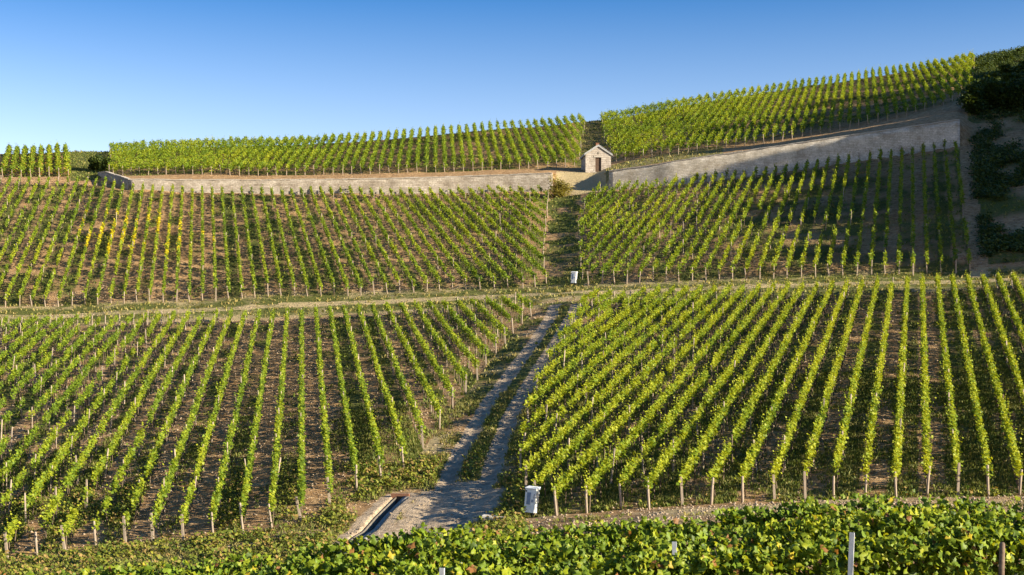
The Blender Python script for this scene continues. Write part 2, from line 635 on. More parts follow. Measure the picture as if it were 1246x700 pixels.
g_me = mesh_np("hillside", gv, q.ravel(), np.full(len(q), 4), [M_GROUND], smooth_=True)


# blocks of vines: (vanishing column, polygon in photo pixels of the ground they stand on)
def zpoly(pts):
    out_ = []
    for p in pts:
        if len(p) == 3:
            out_.append((p[0], p[2]))
        else:
            out_.append((p[0], hit(*p)[1]))
    return out_


P_LL = zpoly([(-90, 700, 53), (0, 0, 53), (350, 0, 52.8), (383, 630), (415, 612), (444, 597), (475, 579), (503, 564), (520, 540), (540, 517), (557, 494), (574, 474), (604, 430), (630, 400), (648, 385),
              (646, 0, 109.5), (560, 0, 111), (-90, 0, 112)])
P_LR = zpoly([(668, 0, 51), (1400, 0, 51), (1400, 0, 104), (1170, 0, 104), (1050, 0, 104.5), (900, 0, 106), (760, 0, 107.5), (716, 372), (700, 394), (684, 424), (664, 462), (646, 502), (634, 545), (634, 585), (648, 610)])
P_ML = zpoly([(-60, 0, 119.5), (560, 0, 118.5), (640, 0, 117.5), (664, 0, 117), (662, 320), (664, 280), (668, 240), (665, 0, 158.4), (560, 0, 159.2), (150, 0, 159.2), (116, 0, 163.5), (-60, 0, 163.5)])
P_MR = zpoly([(708, 0, 116), (760, 0, 114.5), (900, 0, 112.5), (1050, 0, 111), (1192, 0, 110.4), (1180, 240), (1170, 0, 146), (1103, 0, 147), (961, 0, 150), (820, 0, 153), (760, 0, 155), (716, 0, 155.5), (704, 280)])
P_UL = zpoly([(134, 0, 170), (250, 0, 167.5), (670, 0, 168), (704, 0, 169), (713, 0, 209), (560, 0, 204), (400, 0, 202), (134, 0, 201)])
P_UR = zpoly([(748, 0, 168), (820, 0, 165), (961, 0, 164.3), (1103, 0, 164.3), (1150, 0, 166.5), (1184, 0, 174), (1186, 0, 229), (1130, 0, 230), (1050, 0, 229), (950, 0, 225), (820, 0, 217), (731, 0, 211), (735, 0, 185)])
P_FL = zpoly([(-60, 0, 168), (84, 0, 168), (84, 0, 199), (-60, 0, 199)])
DROW = 1.1


def lane(x, y, vp):
    return (x - (vp - CX) / F * y) / DROW


# ground cover masks
gx, gy, gu = gv[:, 0], gv[:, 1], UU.ravel()
grass = 0.12 + 0.30 * (vnoise(gx, gy, 5.0, 5) - 0.5) + 0.35 * (vnoise(gx, gy, 1.7, 6) - 0.5)
gravel = np.zeros(len(gv))
drym = 0.1 + 0.5 * (vnoise(gx, gy, 4.0, 8) - 0.4)
for P, vp, base, amp in ((P_LL, 367, 0.32, 0.7), (P_LR, 1117, 0.56, 0.6), (P_ML, 245, 0.36, 0.55), (P_MR, 1108, 0.44, 0.45)):  # lane grass; extra green lower right also paints deeper shade into its lanes
    ins = in_poly(gu, gy, P)
    ln = np.floor(lane(gx, gy, vp)).astype(int)
    hl = ((ln * 2654435761) & 0xffff) / 65535.0
    g2 = base + amp * (hl - 0.4) + 0.5 * (vnoise(gx, gy, 3.2, 11) - 0.5) + 0.3 * (vnoise(gx, gy, 1.1, 12) - 0.5)
    grass = np.where(ins, g2, grass)
    drym = np.where(ins, drym * 0.4, drym)
hill = (gy > 168) & (gu > -100) & (gu < 1190)
grass = np.where(hill, 0.45 + 0.6 * (vnoise(gx, gy, 2.2, 24) - 0.5), grass)
inLL = in_poly(gu, gy, P_LL)
inLR = in_poly(gu, gy, P_LR)
verge = (gy > 40) & (gy < 111) & ~inLL & ~inLR
grass = np.where(verge, 0.45 + 0.9 * (vnoise(gx, gy, 1.8, 14) - 0.5) + 0.05, grass)
drym = np.where(verge, 0.35 + 0.7 * (vnoise(gx, gy, 2.6, 25) - 0.4), drym)
fgm = (gy <= 46)
grass = np.where(fgm, 0.35 + 0.6 * (vnoise(gx, gy, 2.5, 15) - 0.5), grass)
grass = np.where((gy < 51) & (gy > 36) & (gu > 640), 0.15 + 0.5 * (vnoise(gx, gy, 1.5, 16) - 0.5), grass)
wk = (gy < 60) & (gu < 420)
drym = np.where(wk & ~inLL, 0.45 + 0.8 * (vnoise(gx, gy, 1.6, 26) - 0.4), drym)
grass = np.where(wk & ~inLL, 0.58 + 0.5 * (vnoise(gx, gy, 1.2, 17) - 0.5), grass)
dmid = seg_dist(gx, gy, MID)
inner = (dmid < 0.62) & (gy > 54)
grass = np.where(inner, 0.72 + 0.4 * (vnoise(gx, gy, 1.6, 18) - 0.5), grass)
drut = np.minimum(seg_dist(gx, gy, RUT_L), seg_dist(gx, gy, RUT_R))
gravel = np.maximum(gravel, np.exp(-(drut / 0.48) ** 4))
apron = (gy > 44) & (gy < 62)
gravel = np.where(apron, np.maximum(gravel, np.clip(1.25 - dmid / 2.5, 0, 1) * np.clip((61 - gy) / 5, 0, 1)), gravel)
dch = seg_dist(gx, gy, CHAN)
gravel = np.where(apron, gravel * np.clip(0.55 + 0.9 * vnoise(gx, gy, 1.1, 27), 0, 1), gravel)
gravel = np.where(apron, np.maximum(gravel, 0.9 * np.exp(-(dch / 0.85) ** 4)), gravel)
dben = seg_dist(gx, gy, BENCH)
bz = (gy > 100) & (gy < 126)
grass = np.where(bz, np.maximum(grass, 0.75 * np.exp(-(dben / 4.0) ** 4) + 0.4 * (vnoise(gx, gy, 2.0, 19) - 0.6)), grass)
drym = np.where(bz, np.maximum(drym, 0.8 * np.exp(-(dben / 4.5) ** 4)), drym)
grass = np.where(bz & (dben < 0.7), grass * 0.55, grass)
dcen = seg_dist(gx, gy, CENTRE)
grass = np.where(dcen < 1.1 + 1.1 * vnoise(gx, gy, 2.4, 28), 0.78 + 1.0 * (vnoise(gx, gy, 1.8, 20) - 0.5), grass)
ramp_z = (gu > 676) & (gu < 742) & (gy > 156) & (gy < 164)
gravel = np.where(ramp_z, 0.3, gravel)
drym = np.where(ramp_z, 0.75, drym)
grass = np.where(ramp_z, 0.0, grass)
band = (gu > 736) & (gu < 880) & (gy > 157.5) & (gy < 167)
drym = np.where(band, 0.6, drym)
grass = np.where(band, 0.55, grass)
rb = (gu > 1178) & (gy > 112) & (gy < 240)
grass = np.where(rb, 0.55 + 0.8 * (vnoise(gx, gy, 4.5, 21) - 0.5), grass)
grass = np.where((gu > 1174) & (gy > 139) & (gy < 154), 0.25 + 0.7 * (vnoise(gx, gy, 2.0, 29) - 0.5), grass)
dsd = seg_dist(gx, gy, SIDE)
grass = np.where(dsd < 0.7, 0.05, grass)
top = (gy > 165) & (gu > 84) & (gu < 134)
grass = np.where(top, 0.8, grass)
grass = np.where((gy > 165) & (gu > 705) & (gu < 737), 0.55, grass)
grass = np.where(gravel > 0.5, grass * 0.3, grass)
cov = np.ones((len(gv), 4), np.float32)
cov[:, 0] = np.clip(grass, 0, 1)
cov[:, 1] = np.clip(gravel, 0, 1)
cov[:, 2] = np.clip(drym, 0, 1)
a = g_me.attributes.new("cover", 'FLOAT_COLOR', 'POINT')
a.data.foreach_set("color", cov.ravel())
ground = bpy.data.objects.new("hillside", g_me)
COL.objects.link(ground)
tag(ground, kind="structure")

# ------------------------------------------------------------------ foliage generator
T_DARK = np.array((0.055, 0.095, 0.012))
T_MID = np.array((0.156, 0.234, 0.017))
T_YEL = np.array((0.33, 0.355, 0.02))
T_GOLD = np.array((0.56, 0.47, 0.015))
T_RUST = np.array((0.32, 0.16, 0.045))


def rand_dirs(n):
    d = rng.normal(size=(n, 3))
    return d / np.linalg.norm(d, axis=1, keepdims=True)


def leaf_quads(P, size, tint, up=0.25, turn=0.75):
    """one kite-shaped leaf per point"""
    n = len(P)
    nrm = rand_dirs(n)
    nrm[:, 2] = np.abs(nrm[:, 2]) + up
    # leaves turn their faces towards the light
    nrm += turn * np.array([0.72, -0.38, 0.45])
    nrm /= np.linalg.norm(nrm, axis=1, keepdims=True)
    t = np.cross(nrm, rand_dirs(n))
    t /= np.linalg.norm(t, axis=1, keepdims=True) + 1e-9
    bt = np.cross(nrm, t)
    s = np.asarray(size)[:, None]
    v = np.stack([P - t * s * 0.5, P + bt * s * 0.5 - t * s * 0.05, P + t * s * 0.62, P - bt * s * 0.5 - t * s * 0.05], 1)
    v[:, 2] -= nrm * s * 0.12
    verts = v.reshape(-1, 3)
    tn = np.repeat(tint, 4, axis=0)
    return verts, tn


def tints(n, dark, yel, plant_shift=None):
    """leaf colour: mix of dark, mid and yellow-green"""
    k = rng.random(n)
    w = np.clip(rng.normal(0.0, 0.35, n) + (plant_shift if plant_shift is not None else 0), -1, 1)
    c = np.where((w < 0)[:, None], T_MID + (T_DARK - T_MID) * (-w)[:, None] * dark, T_MID + (T_YEL - T_MID) * w[:, None] * yel)
    return c * (0.85 + 0.3 * k)[:, None]


ORD1 = ["", "first", "second", "third", "fourth", "fifth", "sixth", "seventh", "eighth", "ninth", "tenth", "eleventh", "twelfth", "thirteenth", "fourteenth", "fifteenth", "sixteenth",
        "seventeenth", "eighteenth", "nineteenth"]
TENS = {2: ("twentieth", "twenty"), 3: ("thirtieth", "thirty"), 4: ("fortieth", "forty"), 5: ("fiftieth", "fifty"), 6: ("sixtieth", "sixty")}


def ordinal(n):
    if n < 20:
        return ORD1[n]
    t, o = divmod(n, 10)
    return TENS[t][0] if o == 0 else TENS[t][1] + "-" + ORD1[o]


def post_mesh(name, h, w, m, kind):
    mb = MB()
    if kind == 'round':
        mb.tube([(0, 0, -0.35), (0, 0, h * 0.5), (0.006, 0.004, h - 0.02), (0.006, 0.004, h)], [w, w * 0.97, w * 0.9, w * 0.6], 7)
    elif kind == 'square':
        mb.box((-w, -w, -0.35), (w, w, h - 0.03), 0, None, 0.94)
        mb.box((-w * 0.8, -w * 0.8, h - 0.03), (w * 0.8, w * 0.8, h), 0)
    else:   # folded metal channel
        mb.box((-w, -w * 0.2, -0.3), (w, w * 0.2, h))
        mb.box((-w, w * 0.2 + 0.001, -0.3), (-w * 0.7, w * 1.1, h - 0.002))
        mb.box((w * 0.7, w * 0.2 + 0.001, -0.3), (w, w * 1.1, h - 0.002))
    return mb.mesh(name, m, kind == 'round')


PM_END = [post_mesh("post", 1.05, 0.05, M_POST, 'round'), post_mesh("post", 0.95, 0.045, M_POST, 'round'), post_mesh("post", 1.1, 0.045, M_POST, 'square')]
PM_MID = [post_mesh("post", 1.2, 0.032, M_POST, 'round'), post_mesh("post", 1.3, 0.03, M_POST, 'square'), post_mesh("post", 1.15, 0.032, M_POST, 'round'), post_mesh("post", 1.25, 0.03, M_POST, 'round'), post_mesh("post", 1.1, 0.03, M_POST, 'square'), post_mesh("post", 1.18, 0.03, M_DARKWOOD, 'round'), post_mesh("post", 1.28, 0.03, M_POST, 'square')]
N_ROWS = 0


def vine_rows(vp, P, crange, phase, opts, labeler, group):
    """rows of trellised vines standing in polygon P (photo column, distance); each row one thing"""
    global N_ROWS
    vx = (vp - CX) / F
    cs = np.arange(crange[0], crange[1], DROW)
    cs = cs + ((phase - cs[0]) % DROW)
    runs = []
    for c in cs:
        y = np.arange(45, 235, 0.2)
        x = c + vx * y
        ins = in_poly(px_of(x, y), y, P)
        if ins.sum() < 8:
            continue
        ys = y[ins]
        runs.append((c, ys[0] + rng.normal(0, 0.18), ys[-1] + rng.normal(0, 0.2)))
    order = opts.get('order', 1)
    if order < 0:
        runs = runs[::-1]
    d = np.array([vx, 1.0, 0])
    dl = math.hypot(vx, 1.0)
    side = np.array([1.0, -vx, 0]) / dl
    for k, (c, y0, y1) in enumerate(runs):
        yy = np.linspace(y0, y1, max(3, int((y1 - y0) / 0.5)))
        xx = c + vx * yy
        zz = height(xx, yy)
        ox, oy, oz = float(xx[0]), float(yy[0]), float(zz[0])
        pv = np.arange(y0 + 0.25, y1 - 0.1, opts['pitch'] / dl)
        npl = len(pv)
        pv = pv + rng.normal(0, 0.1, npl)
        ppx = px_of(c + vx * pv, pv)
        patch = vnoise(np.full(npl, c * 1.3), pv, 5.0, 31 + opts['seed'])
        keep = rng.random(npl) > opts['gap'](ppx, pv) * (0.4 + 1.2 * (patch > 0.5))
        if opts.get('first_keep', True) and npl:
            keep[0] = rng.random() > 0.12
        vig = np.clip(rng.normal(1.0, 0.22, npl), 0.35, 1.45) * (0.8 + 0.4 * vnoise(np.full(npl, c), pv, 9.0, 33))
        pv, vig, ppx = pv[keep], vig[keep], ppx[keep]
        if len(pv) == 0:
            continue
        nl = np.maximum(3, (opts['dens'] * vig).astype(int))
        pi = np.repeat(np.arange(len(pv)), nl)
        n = len(pi)
        along = rng.normal(0, opts['pitch'] * 0.33, n)
        hbot, htop = opts['h']
        hh = rng.beta(1.35, 1.25, n)
        # bushy in the middle, thin at the top and at the bottom
        wid = opts['w'] * (0.55 + 0.75 * np.sin(np.pi * np.clip(hh * 0.9 + 0.05, 0, 1)))
        ac = rng.normal(0, 1, n) * wid * 0.55
        top_ = hbot + (htop - hbot) * (0.72 + 0.28 * vig[pi]) + rng.normal(0, 0.06, n)
        low_ = hbot + rng.normal(0, 0.12, n)
        zz_l = low_ + (top_ - low_) * hh
        py_ = pv[pi] + along / dl
        # shoots standing above the hedge
        ns = opts['shoots']
        if ns:
            si = np.repeat(np.arange(len(pv)), ns)
            sa = rng.normal(0, opts['pitch'] * 0.35, len(si))
            sl_ = rng.uniform(0.12, 0.5, len(si)) * vig[si]
            lean = rng.normal(0, 0.25, (len(si), 2))
            m = 5
            tt = np.tile(np.linspace(0.1, 1, m), len(si))
            s_i = np.repeat(np.arange(len(si)), m)
            py_s = pv[si][s_i] + (sa[s_i] + lean[s_i, 0] * tt * sl_[s_i]) / dl
            ac_s = rng.normal(0, 0.08, len(si))[s_i] + lean[s_i, 1] * tt * sl_[s_i]
            z_s = hbot + (htop - hbot) * (0.72 + 0.28 * vig[si][s_i]) - 0.1 + tt * sl_[s_i]
            py_ = np.concatenate([py_, py_s])
            ac = np.concatenate([ac, ac_s])
            zz_l = np.concatenate([zz_l, z_s])
            pi = np.concatenate([pi, si[s_i]])
            n2 = len(py_s)
        else:
            n2 = 0
        nn = n + n2
        bx = c + vx * py_
        P3 = np.stack([bx + side[0] * ac, py_ + side[1] * ac, np.interp(py_, yy, zz) + zz_l], -1)
        size = rng.uniform(0.75, 1.3, nn) * opts['leaf']
        size[n:] *= 0.72
        shift = (rng.normal(opts['yel'] + rng.normal(0, 0.08), 0.2, len(pv)) + 0.7 * (vnoise(c + vx * pv, pv, 8.0, 35) - 0.5))[pi]
        shift[n:] += 0.35
        tn = tints(nn, 1.0, 1.0, shift)
        ypf = opts.get('special')
        if ypf is not None:
            tn = ypf(tn, pi, pv, ppx, c, zz_l)
        P3 -= np.array([ox, oy, oz])
        verts, tn4 = leaf_quads(P3, size, tn)
        fl = np.arange(len(verts))
        lt = np.full(nn, 4)
        mi = np.zeros(nn, int)
        # gnarled stems, three-sided
        if opts['stems']:
            sx_ = c + vx * pv - ox
            sz_ = np.interp(pv, yy, zz) - oz
            r = rng.uniform(0.018, 0.03, len(pv))
            base = np.stack([sx_, pv - oy, sz_ - 0.05], -1)
            tipv = base + np.stack([rng.normal(0, 0.06, len(pv)), rng.normal(0, 0.06, len(pv)), np.full(len(pv), hbot + 0.25)], -1)
            ring = np.array([(1, 0, 0), (-0.5, 0.87, 0), (-0.5, -0.87, 0)])
            sv = np.concatenate([base[:, None] + ring[None] * r[:, None, None] * 1.3, tipv[:, None] + ring[None] * r[:, None, None] * 0.8], 1)
            o0 = len(verts)
            qd = np.array([(0, 1, 4, 3), (1, 2, 5, 4), (2, 0, 3, 5)])
            ff = (qd[None] + (np.arange(len(pv)) * 6)[:, None, None] + o0).reshape(-1, 4)
            verts = np.concatenate([verts, sv.reshape(-1, 3)])
            tn4 = np.concatenate([tn4, np.tile((0.1, 0.08, 0.06), (len(pv) * 6, 1))])
            fl = np.concatenate([fl, ff.ravel()])
            lt = np.concatenate([lt, np.full(len(ff), 4)])
            mi = np.concatenate([mi, np.ones(len(ff), int)])
        root = empty("vine_row", (ox, oy, oz), labeler(k + 1, c, ppx), "vine row", group)
        me = mesh_np("foliage", verts, fl, lt, [M_LEAF, M_BARK], tn4, mi)
        link(bpy.data.objects.new("foliage", me), root)
        # posts
        pys = [y0]
        if opts['posts'] > 1:
            step = opts['post_step']
            pys += list(np.arange(y0 + step * rng.uniform(0.6, 1.1), y1 - 1.0, step) + 0.0)
        if opts.get('top_post', True):
            pys.append(y1)
        for j, pyv in enumerate(pys):
            end = j == 0 or pyv == y1
            pm = random.choice(PM_END if end else PM_MID)
            p = bpy.data.objects.new("post", pm)
            px_, pz_ = c + vx * pyv, float(np.interp(pyv, yy, zz))
            p.location = (px_ - ox + random.gauss(0, 0.02), pyv - oy, pz_ - oz)
            lean = 0.13 if j == 0 else (-0.08 if pyv == y1 else 0)
            p.rotation_euler = (lean + random.gauss(0, 0.05), random.gauss(0, 0.05), random.uniform(0, 6))
            if end:
                p.rotation_euler = (lean + random.gauss(0, 0.05), random.gauss(-0.03, 0.06), 0)
            sc = random.uniform(0.88, 1.1) * opts.get('post_scale', 1.0)
            p.scale = (1, 1, sc)
            link(p, root)
        N_ROWS += 1


# --- lower right block
vine_rows(1117, P_LR, (-26, 17), 0.32,
          dict(pitch=0.95, dens=135, w=0.105, h=(0.74, 1.12), leaf=0.112, shoots=4, yel=0.42, gap=lambda u, y: np.where(u < 900, 0.13, 0.05), stems=True, posts=2, post_step=6.0, seed=1),
          lambda k, c, u: "lush vine row below the terrace, %s to the right of the rutted track" % ordinal(k), "vine rows in the lower right plot")
# --- lower left block
vine_rows(367, P_LL, (-27, 20), 0.0,
          dict(pitch=0.95, dens=105, w=0.10, h=(0.64, 1.06), leaf=0.112, shoots=2, yel=0.16, order=-1, gap=lambda u, y: np.clip(0.34 - u * 0.0010, 0.05, 0.34), stems=True, posts=2, post_step=5.5, seed=2),
          lambda k, c, u: "green vine row below the terrace, %s to the left of the rutted track" % ordinal(k), "vine rows in the lower left plot")


# --- middle left block, with golden patches
def golden(tn, pi, pv, ppx, c, zl):
    pyr = HY - F * height(np.array(c + (245 - CX) / F * pv), pv) / pv
    m = (ppx > 92) & (ppx < 262) & (pyr > 262) & (pyr < 325)
    e = np.exp(-((ppx - 155) / 80) ** 2) * np.exp(-(((pyr - 291) - (ppx - 150) * 0.02) / 20) ** 2)
    pl = m & (rng.random(len(pv)) < 0.62 * e)
    row = pl[pi]
    g = T_GOLD * (0.7 + 0.5 * rng.random((len(pi), 1)))
    return np.where((row & (rng.random(len(pi)) < 0.85))[:, None], g, tn)


def lab_ml(k, c, u):
    px_mid = 245 + F * c / 138.0
    if 95 < px_mid < 225:
        return "vine row with golden leaves below the wall, %s left of the centre path" % ordinal(k)
    return "vine row between terrace and long stone wall, %s left of the centre path" % ordinal(k)


vine_rows(245, P_ML, (-27, 42), 0.1,
          dict(pitch=1.0, dens=62, w=0.10, h=(0.56, 1.06), leaf=0.155, shoots=1, yel=0.10, order=-1, gap=lambda u, y: np.where(u < 120, 0.22, 0.12), stems=True, posts=2, post_step=9.0, seed=3, special=golden),
          lab_ml, "vine rows in the middle left plot")
# --- middle right block
vine_rows(1108, P_MR, (-34, 9), 0.2,
          dict(pitch=1.05, dens=58, w=0.12, h=(0.62, 1.2), leaf=0.16, shoots=2, yel=0.15, gap=lambda u, y: np.where(u > 900, 0.3, 0.16), stems=True, posts=2, post_step=8.0, seed=4),
          lambda k, c, u: "vine row below the rising stone wall, %s right of the centre path" % ordinal(k), "vine rows in the middle right plot")
# --- upper left block
vine_rows(530, P_UL, (-50, 26), 0.0,
          dict(pitch=1.05, dens=70, w=0.20, h=(0.45, 1.28), leaf=0.16, shoots=1, yel=0.12, order=-1, gap=lambda u, y: 0.08 + 0 * u, stems=False, posts=1, post_step=9, seed=5, top_post=False),
          lambda k, c, u: "skyline vine row above the stone wall, %s left of the stone hut" % ordinal(k), "vine rows in the upper left plot")
# --- upper right block
vine_rows(1045, P_UR, (-42, 22), 0.0,
          dict(pitch=1.15, dens=68, w=0.19, h=(0.45, 1.32), leaf=0.16, shoots=1, yel=0.15, gap=lambda u, y: 0.12 + 0 * u, stems=False, posts=1, post_step=9, seed=6, top_post=False),
          lambda k, c, u: "skyline vine row above the rising wall, %s right of the stone hut" % ordinal(k), "vine rows in the upper right plot")


# --- small far left plot, russet below
def russet(tn, pi, pv, ppx, c, zl):
    m = rng.random(len(pi)) < np.clip(0.85 - zl, 0.04, 0.7)
    return np.where(m[:, None], T_RUST * (0.7 + 0.6 * rng.random((len(pi), 1))), tn)


vine_rows(60, P_FL, (-6, 6), 0.0,
          dict(pitch=0.7, dens=42, w=0.26, h=(0.25, 1.1), leaf=0.2, shoots=1, yel=0.05, order=-1, gap=lambda u, y: 0.1 + 0 * u, stems=False, posts=1, post_step=9, seed=7, top_post=False, special=russet),
          lambda k, c, u: "russet and green vine row in the small hilltop plot, %s left of the dark bush" % ordinal(k), "russet vine rows on the hilltop")

# ------------------------------------------------------------------ foreground vine rows, leaf by leaf
ang = np.linspace(0, 2 * math.pi, 11)[:-1]
LEAF_R = np.array([0.30, 0.50, 0.34, 0.52, 0.40, 0.62, 0.40, 0.52, 0.34, 0.50])   # five lobes, stem notch at the start
LEAF_2D = np.stack([np.cos(ang + math.pi) * LEAF_R, np.sin(ang + math.pi) * LEAF_R], -1)


def vine_leaves(P, size, tint, facing):
    n = len(P)
    nrm = rand_dirs(n) * 0.75 + facing
    nrm /= np.linalg.norm(nrm, axis=1, keepdims=True)
    down = np.array([0, 0, -1.0]) + 0.6 * rand_dirs(n)
    t = down - nrm * np.sum(down * nrm, 1, keepdims=True)
    t /= np.linalg.norm(t, axis=1, keepdims=True) + 1e-9
    bt = np.cross(nrm, t)
    s = size[:, None, None]
    rim = P[:, None] + (t[:, None] * LEAF_2D[None, :, :1] + bt[:, None] * LEAF_2D[None, :, 1:]) * s
    cup = (np.abs(LEAF_2D[:, 1]) * 0.35 + 0.12 * rng.normal(size=(n, 10)))
    rim -= nrm[:, None] * cup[:, :, None] * s
    v = np.concatenate([P[:, None], rim], 1)
    k = np.arange(10)
    tri = np.stack([np.zeros(10, int), k + 1, (k + 1) % 10 + 1], -1)
    f = (tri[None] + (np.arange(n) * 11)[:, None, None]).reshape(-1)
    return v.reshape(-1, 3), f, np.repeat(tint, 11, axis=0)


def fg_row(Y0, slope, x0, x1, label, dens, top_pts, posts):
    """a leafy vine row across the front; top_pts gives the photo row of its upper edge by column"""
    tp = np.array(top_pts, float)
    xs = np.arange(x0, x1, 0.5)
    ys = Y0 + slope * xs
    zb = height(xs, ys)
    top_z = (HY - np.interp(px_of(xs, ys), tp[:, 0], tp[:, 1])) * ys / F
    ox, oy, oz = float(xs[0]), float(ys[0]), float(zb[0])
    n = int((x1 - x0) * dens)
    # clumpy shoots
    nsh = int(n / 16)
    shx = rng.uniform(x0, x1, nsh)
    shh = np.clip(rng.beta(2.0, 1.0, nsh), 0.05, 1)
    si = rng.integers(0, nsh, n)
    X = shx[si] + rng.normal(0, 0.12, n)
    bz_ = np.interp(X, xs, zb)
    tz_ = np.interp(X, xs, top_z) + 0.10 * (vnoise(X, X * 0, 0.6, 41) - 0.5) + 0.28 * (vnoise(X, X * 0, 1.7, 42) - 0.5)
    hgt = np.clip(shh[si] + rng.normal(0, 0.07, n), 0.0, 1.08)
    Zc = bz_ + 0.35 + (tz_ - bz_ - 0.35) * hgt
    dpt = rng.normal(0, 0.27, n) * (1.1 - 0.45 * hgt)
    P = np.stack([X, Y0 + slope * X + dpt, Zc], -1)
    spike = rng.random(n) < 0.03
    P[spike, 2] += rng.uniform(0.02, 0.22, spike.sum())
    size = rng.uniform(0.06, 0.135, n)
    size[spike] *= 0.6
    sh = rng.normal(0.02, 0.3, nsh)[si] + 0.2 * (hgt - 0.6)
    tn = tints(n, 1.0, 1.1, sh) * 0.97
    yl = rng.random(n) < 0.02
    tn[yl] = np.array((0.42, 0.33, 0.03)) * (0.8 + 0.4 * rng.random((yl.sum(), 1)))
    rs = rng.random(n) < 0.02
    tn[rs] = np.array((0.25, 0.12, 0.04))
    facing = np.stack([np.full(n, 0.45), -0.45 + 0 * X + np.where(dpt > 0.1, 0.4, 0), np.full(n, 0.5)], -1)
    v, f, t = vine_leaves(P - np.array([ox, oy, oz]), size, tn, facing)
    lt = np.full(len(f) // 3, 3)
    mi = np.zeros(len(lt), int)
    root = empty("vine_row", (ox, oy, oz), label, "vine row", "leafy vine rows along the front")
    me = mesh_np("foliage", v, f, lt, [M_LEAF], t, mi)
    link(bpy.data.objects.new("foliage", me), root)
    # woody stocks and canes
    mb = MB()
    for xk in np.arange(x0 + 0.4, x1 - 0.2, 1.05):
        xk += random.gauss(0, 0.1)
        yk = Y0 + slope * xk
        zk = float(np.interp(xk, xs, zb))
        tk = float(np.interp(xk, xs, top_z))
        pts = [(xk, yk, zk - 0.1), (xk + random.gauss(0, .04), yk + random.gauss(0, .04), zk + 0.3), (xk + random.gauss(0, .08), yk, zk + 0.6)]
        s_ = MB()
        s_.tube([(p[0] - ox, p[1] - oy, p[2] - oz) for p in pts], [0.035, 0.028, 0.025], 6)
        for _ in range(5):
            x2 = pts[2][0] + random.gauss(0, 0.28)
            s_.tube([(pts[2][0] - ox, pts[2][1] - oy, pts[2][2] - oz), ((pts[2][0] + x2) / 2 - ox, yk + random.gauss(0, .12) - oy, (zk + 0.6 + tk) / 2 - oz),
                     (x2 - ox, yk + random.gauss(0, .15) - oy, tk - random.uniform(-0.05, 0.25) - oz)], [0.009, 0.007, 0.004], 4)
        s_.build("stem", M_BARK, root, True)
    for (ppx, ppy, kind) in posts:
        # post standing in the row, top at the given photo row
        yk = Y0
        for _ in range(6):
            xk = (ppx - CX) / F * yk
            yk = Y0 + slope * xk - 0.5
        zk = zat(xk, yk)
        ht = (HY - ppy) * yk / F - zk
        pm = post_mesh("post", ht, {'metal': 0.03, 'round': 0.04, 'square': 0.03}[kind], {'metal': M_METAL, 'round': M_DARKWOOD, 'square': M_WHITE}[kind], kind)
        p = bpy.data.objects.new("post", pm)
        p.location = (xk - ox, yk - oy, zk - oz)
        p.rotation_euler = (random.gauss(0, .02), random.gauss(0.02, .02), random.uniform(-0.7, -0.2))
        link(p, root)


TOPS = [(-200, 716), (100, 700), (200, 691), (300, 684), (400, 674), (480, 662), (560, 657), (640, 650), (720, 641), (800, 633), (900, 624), (1000, 616), (1100, 614), (1246, 608), (1500, 602)]
fg_row(22.5, 0.02, -9.5, 13.5, "leafy vine row along the bottom, the back one at the track edge", 820, TOPS, [(686, 672, 'metal'), (870, 668, 'metal'), (575, 668, 'square')])
fg_row(20.2, 0.02, -8.5, 12.5, "leafy vine row along the bottom, the middle one with metal posts", 820, [(a_, b_ + 19) for a_, b_ in TOPS], [(823, 659, 'metal'), (554, 684, 'metal')])
fg_row(17.9, 0.02, -8.0, 11.5, "leafy vine row along the bottom, the front one with a white stake", 820, [(a_, b_ + 44) for a_, b_ in TOPS], [(1032, 648, 'metal'), (1218, 660, 'round'), (537, 691, 'metal')])


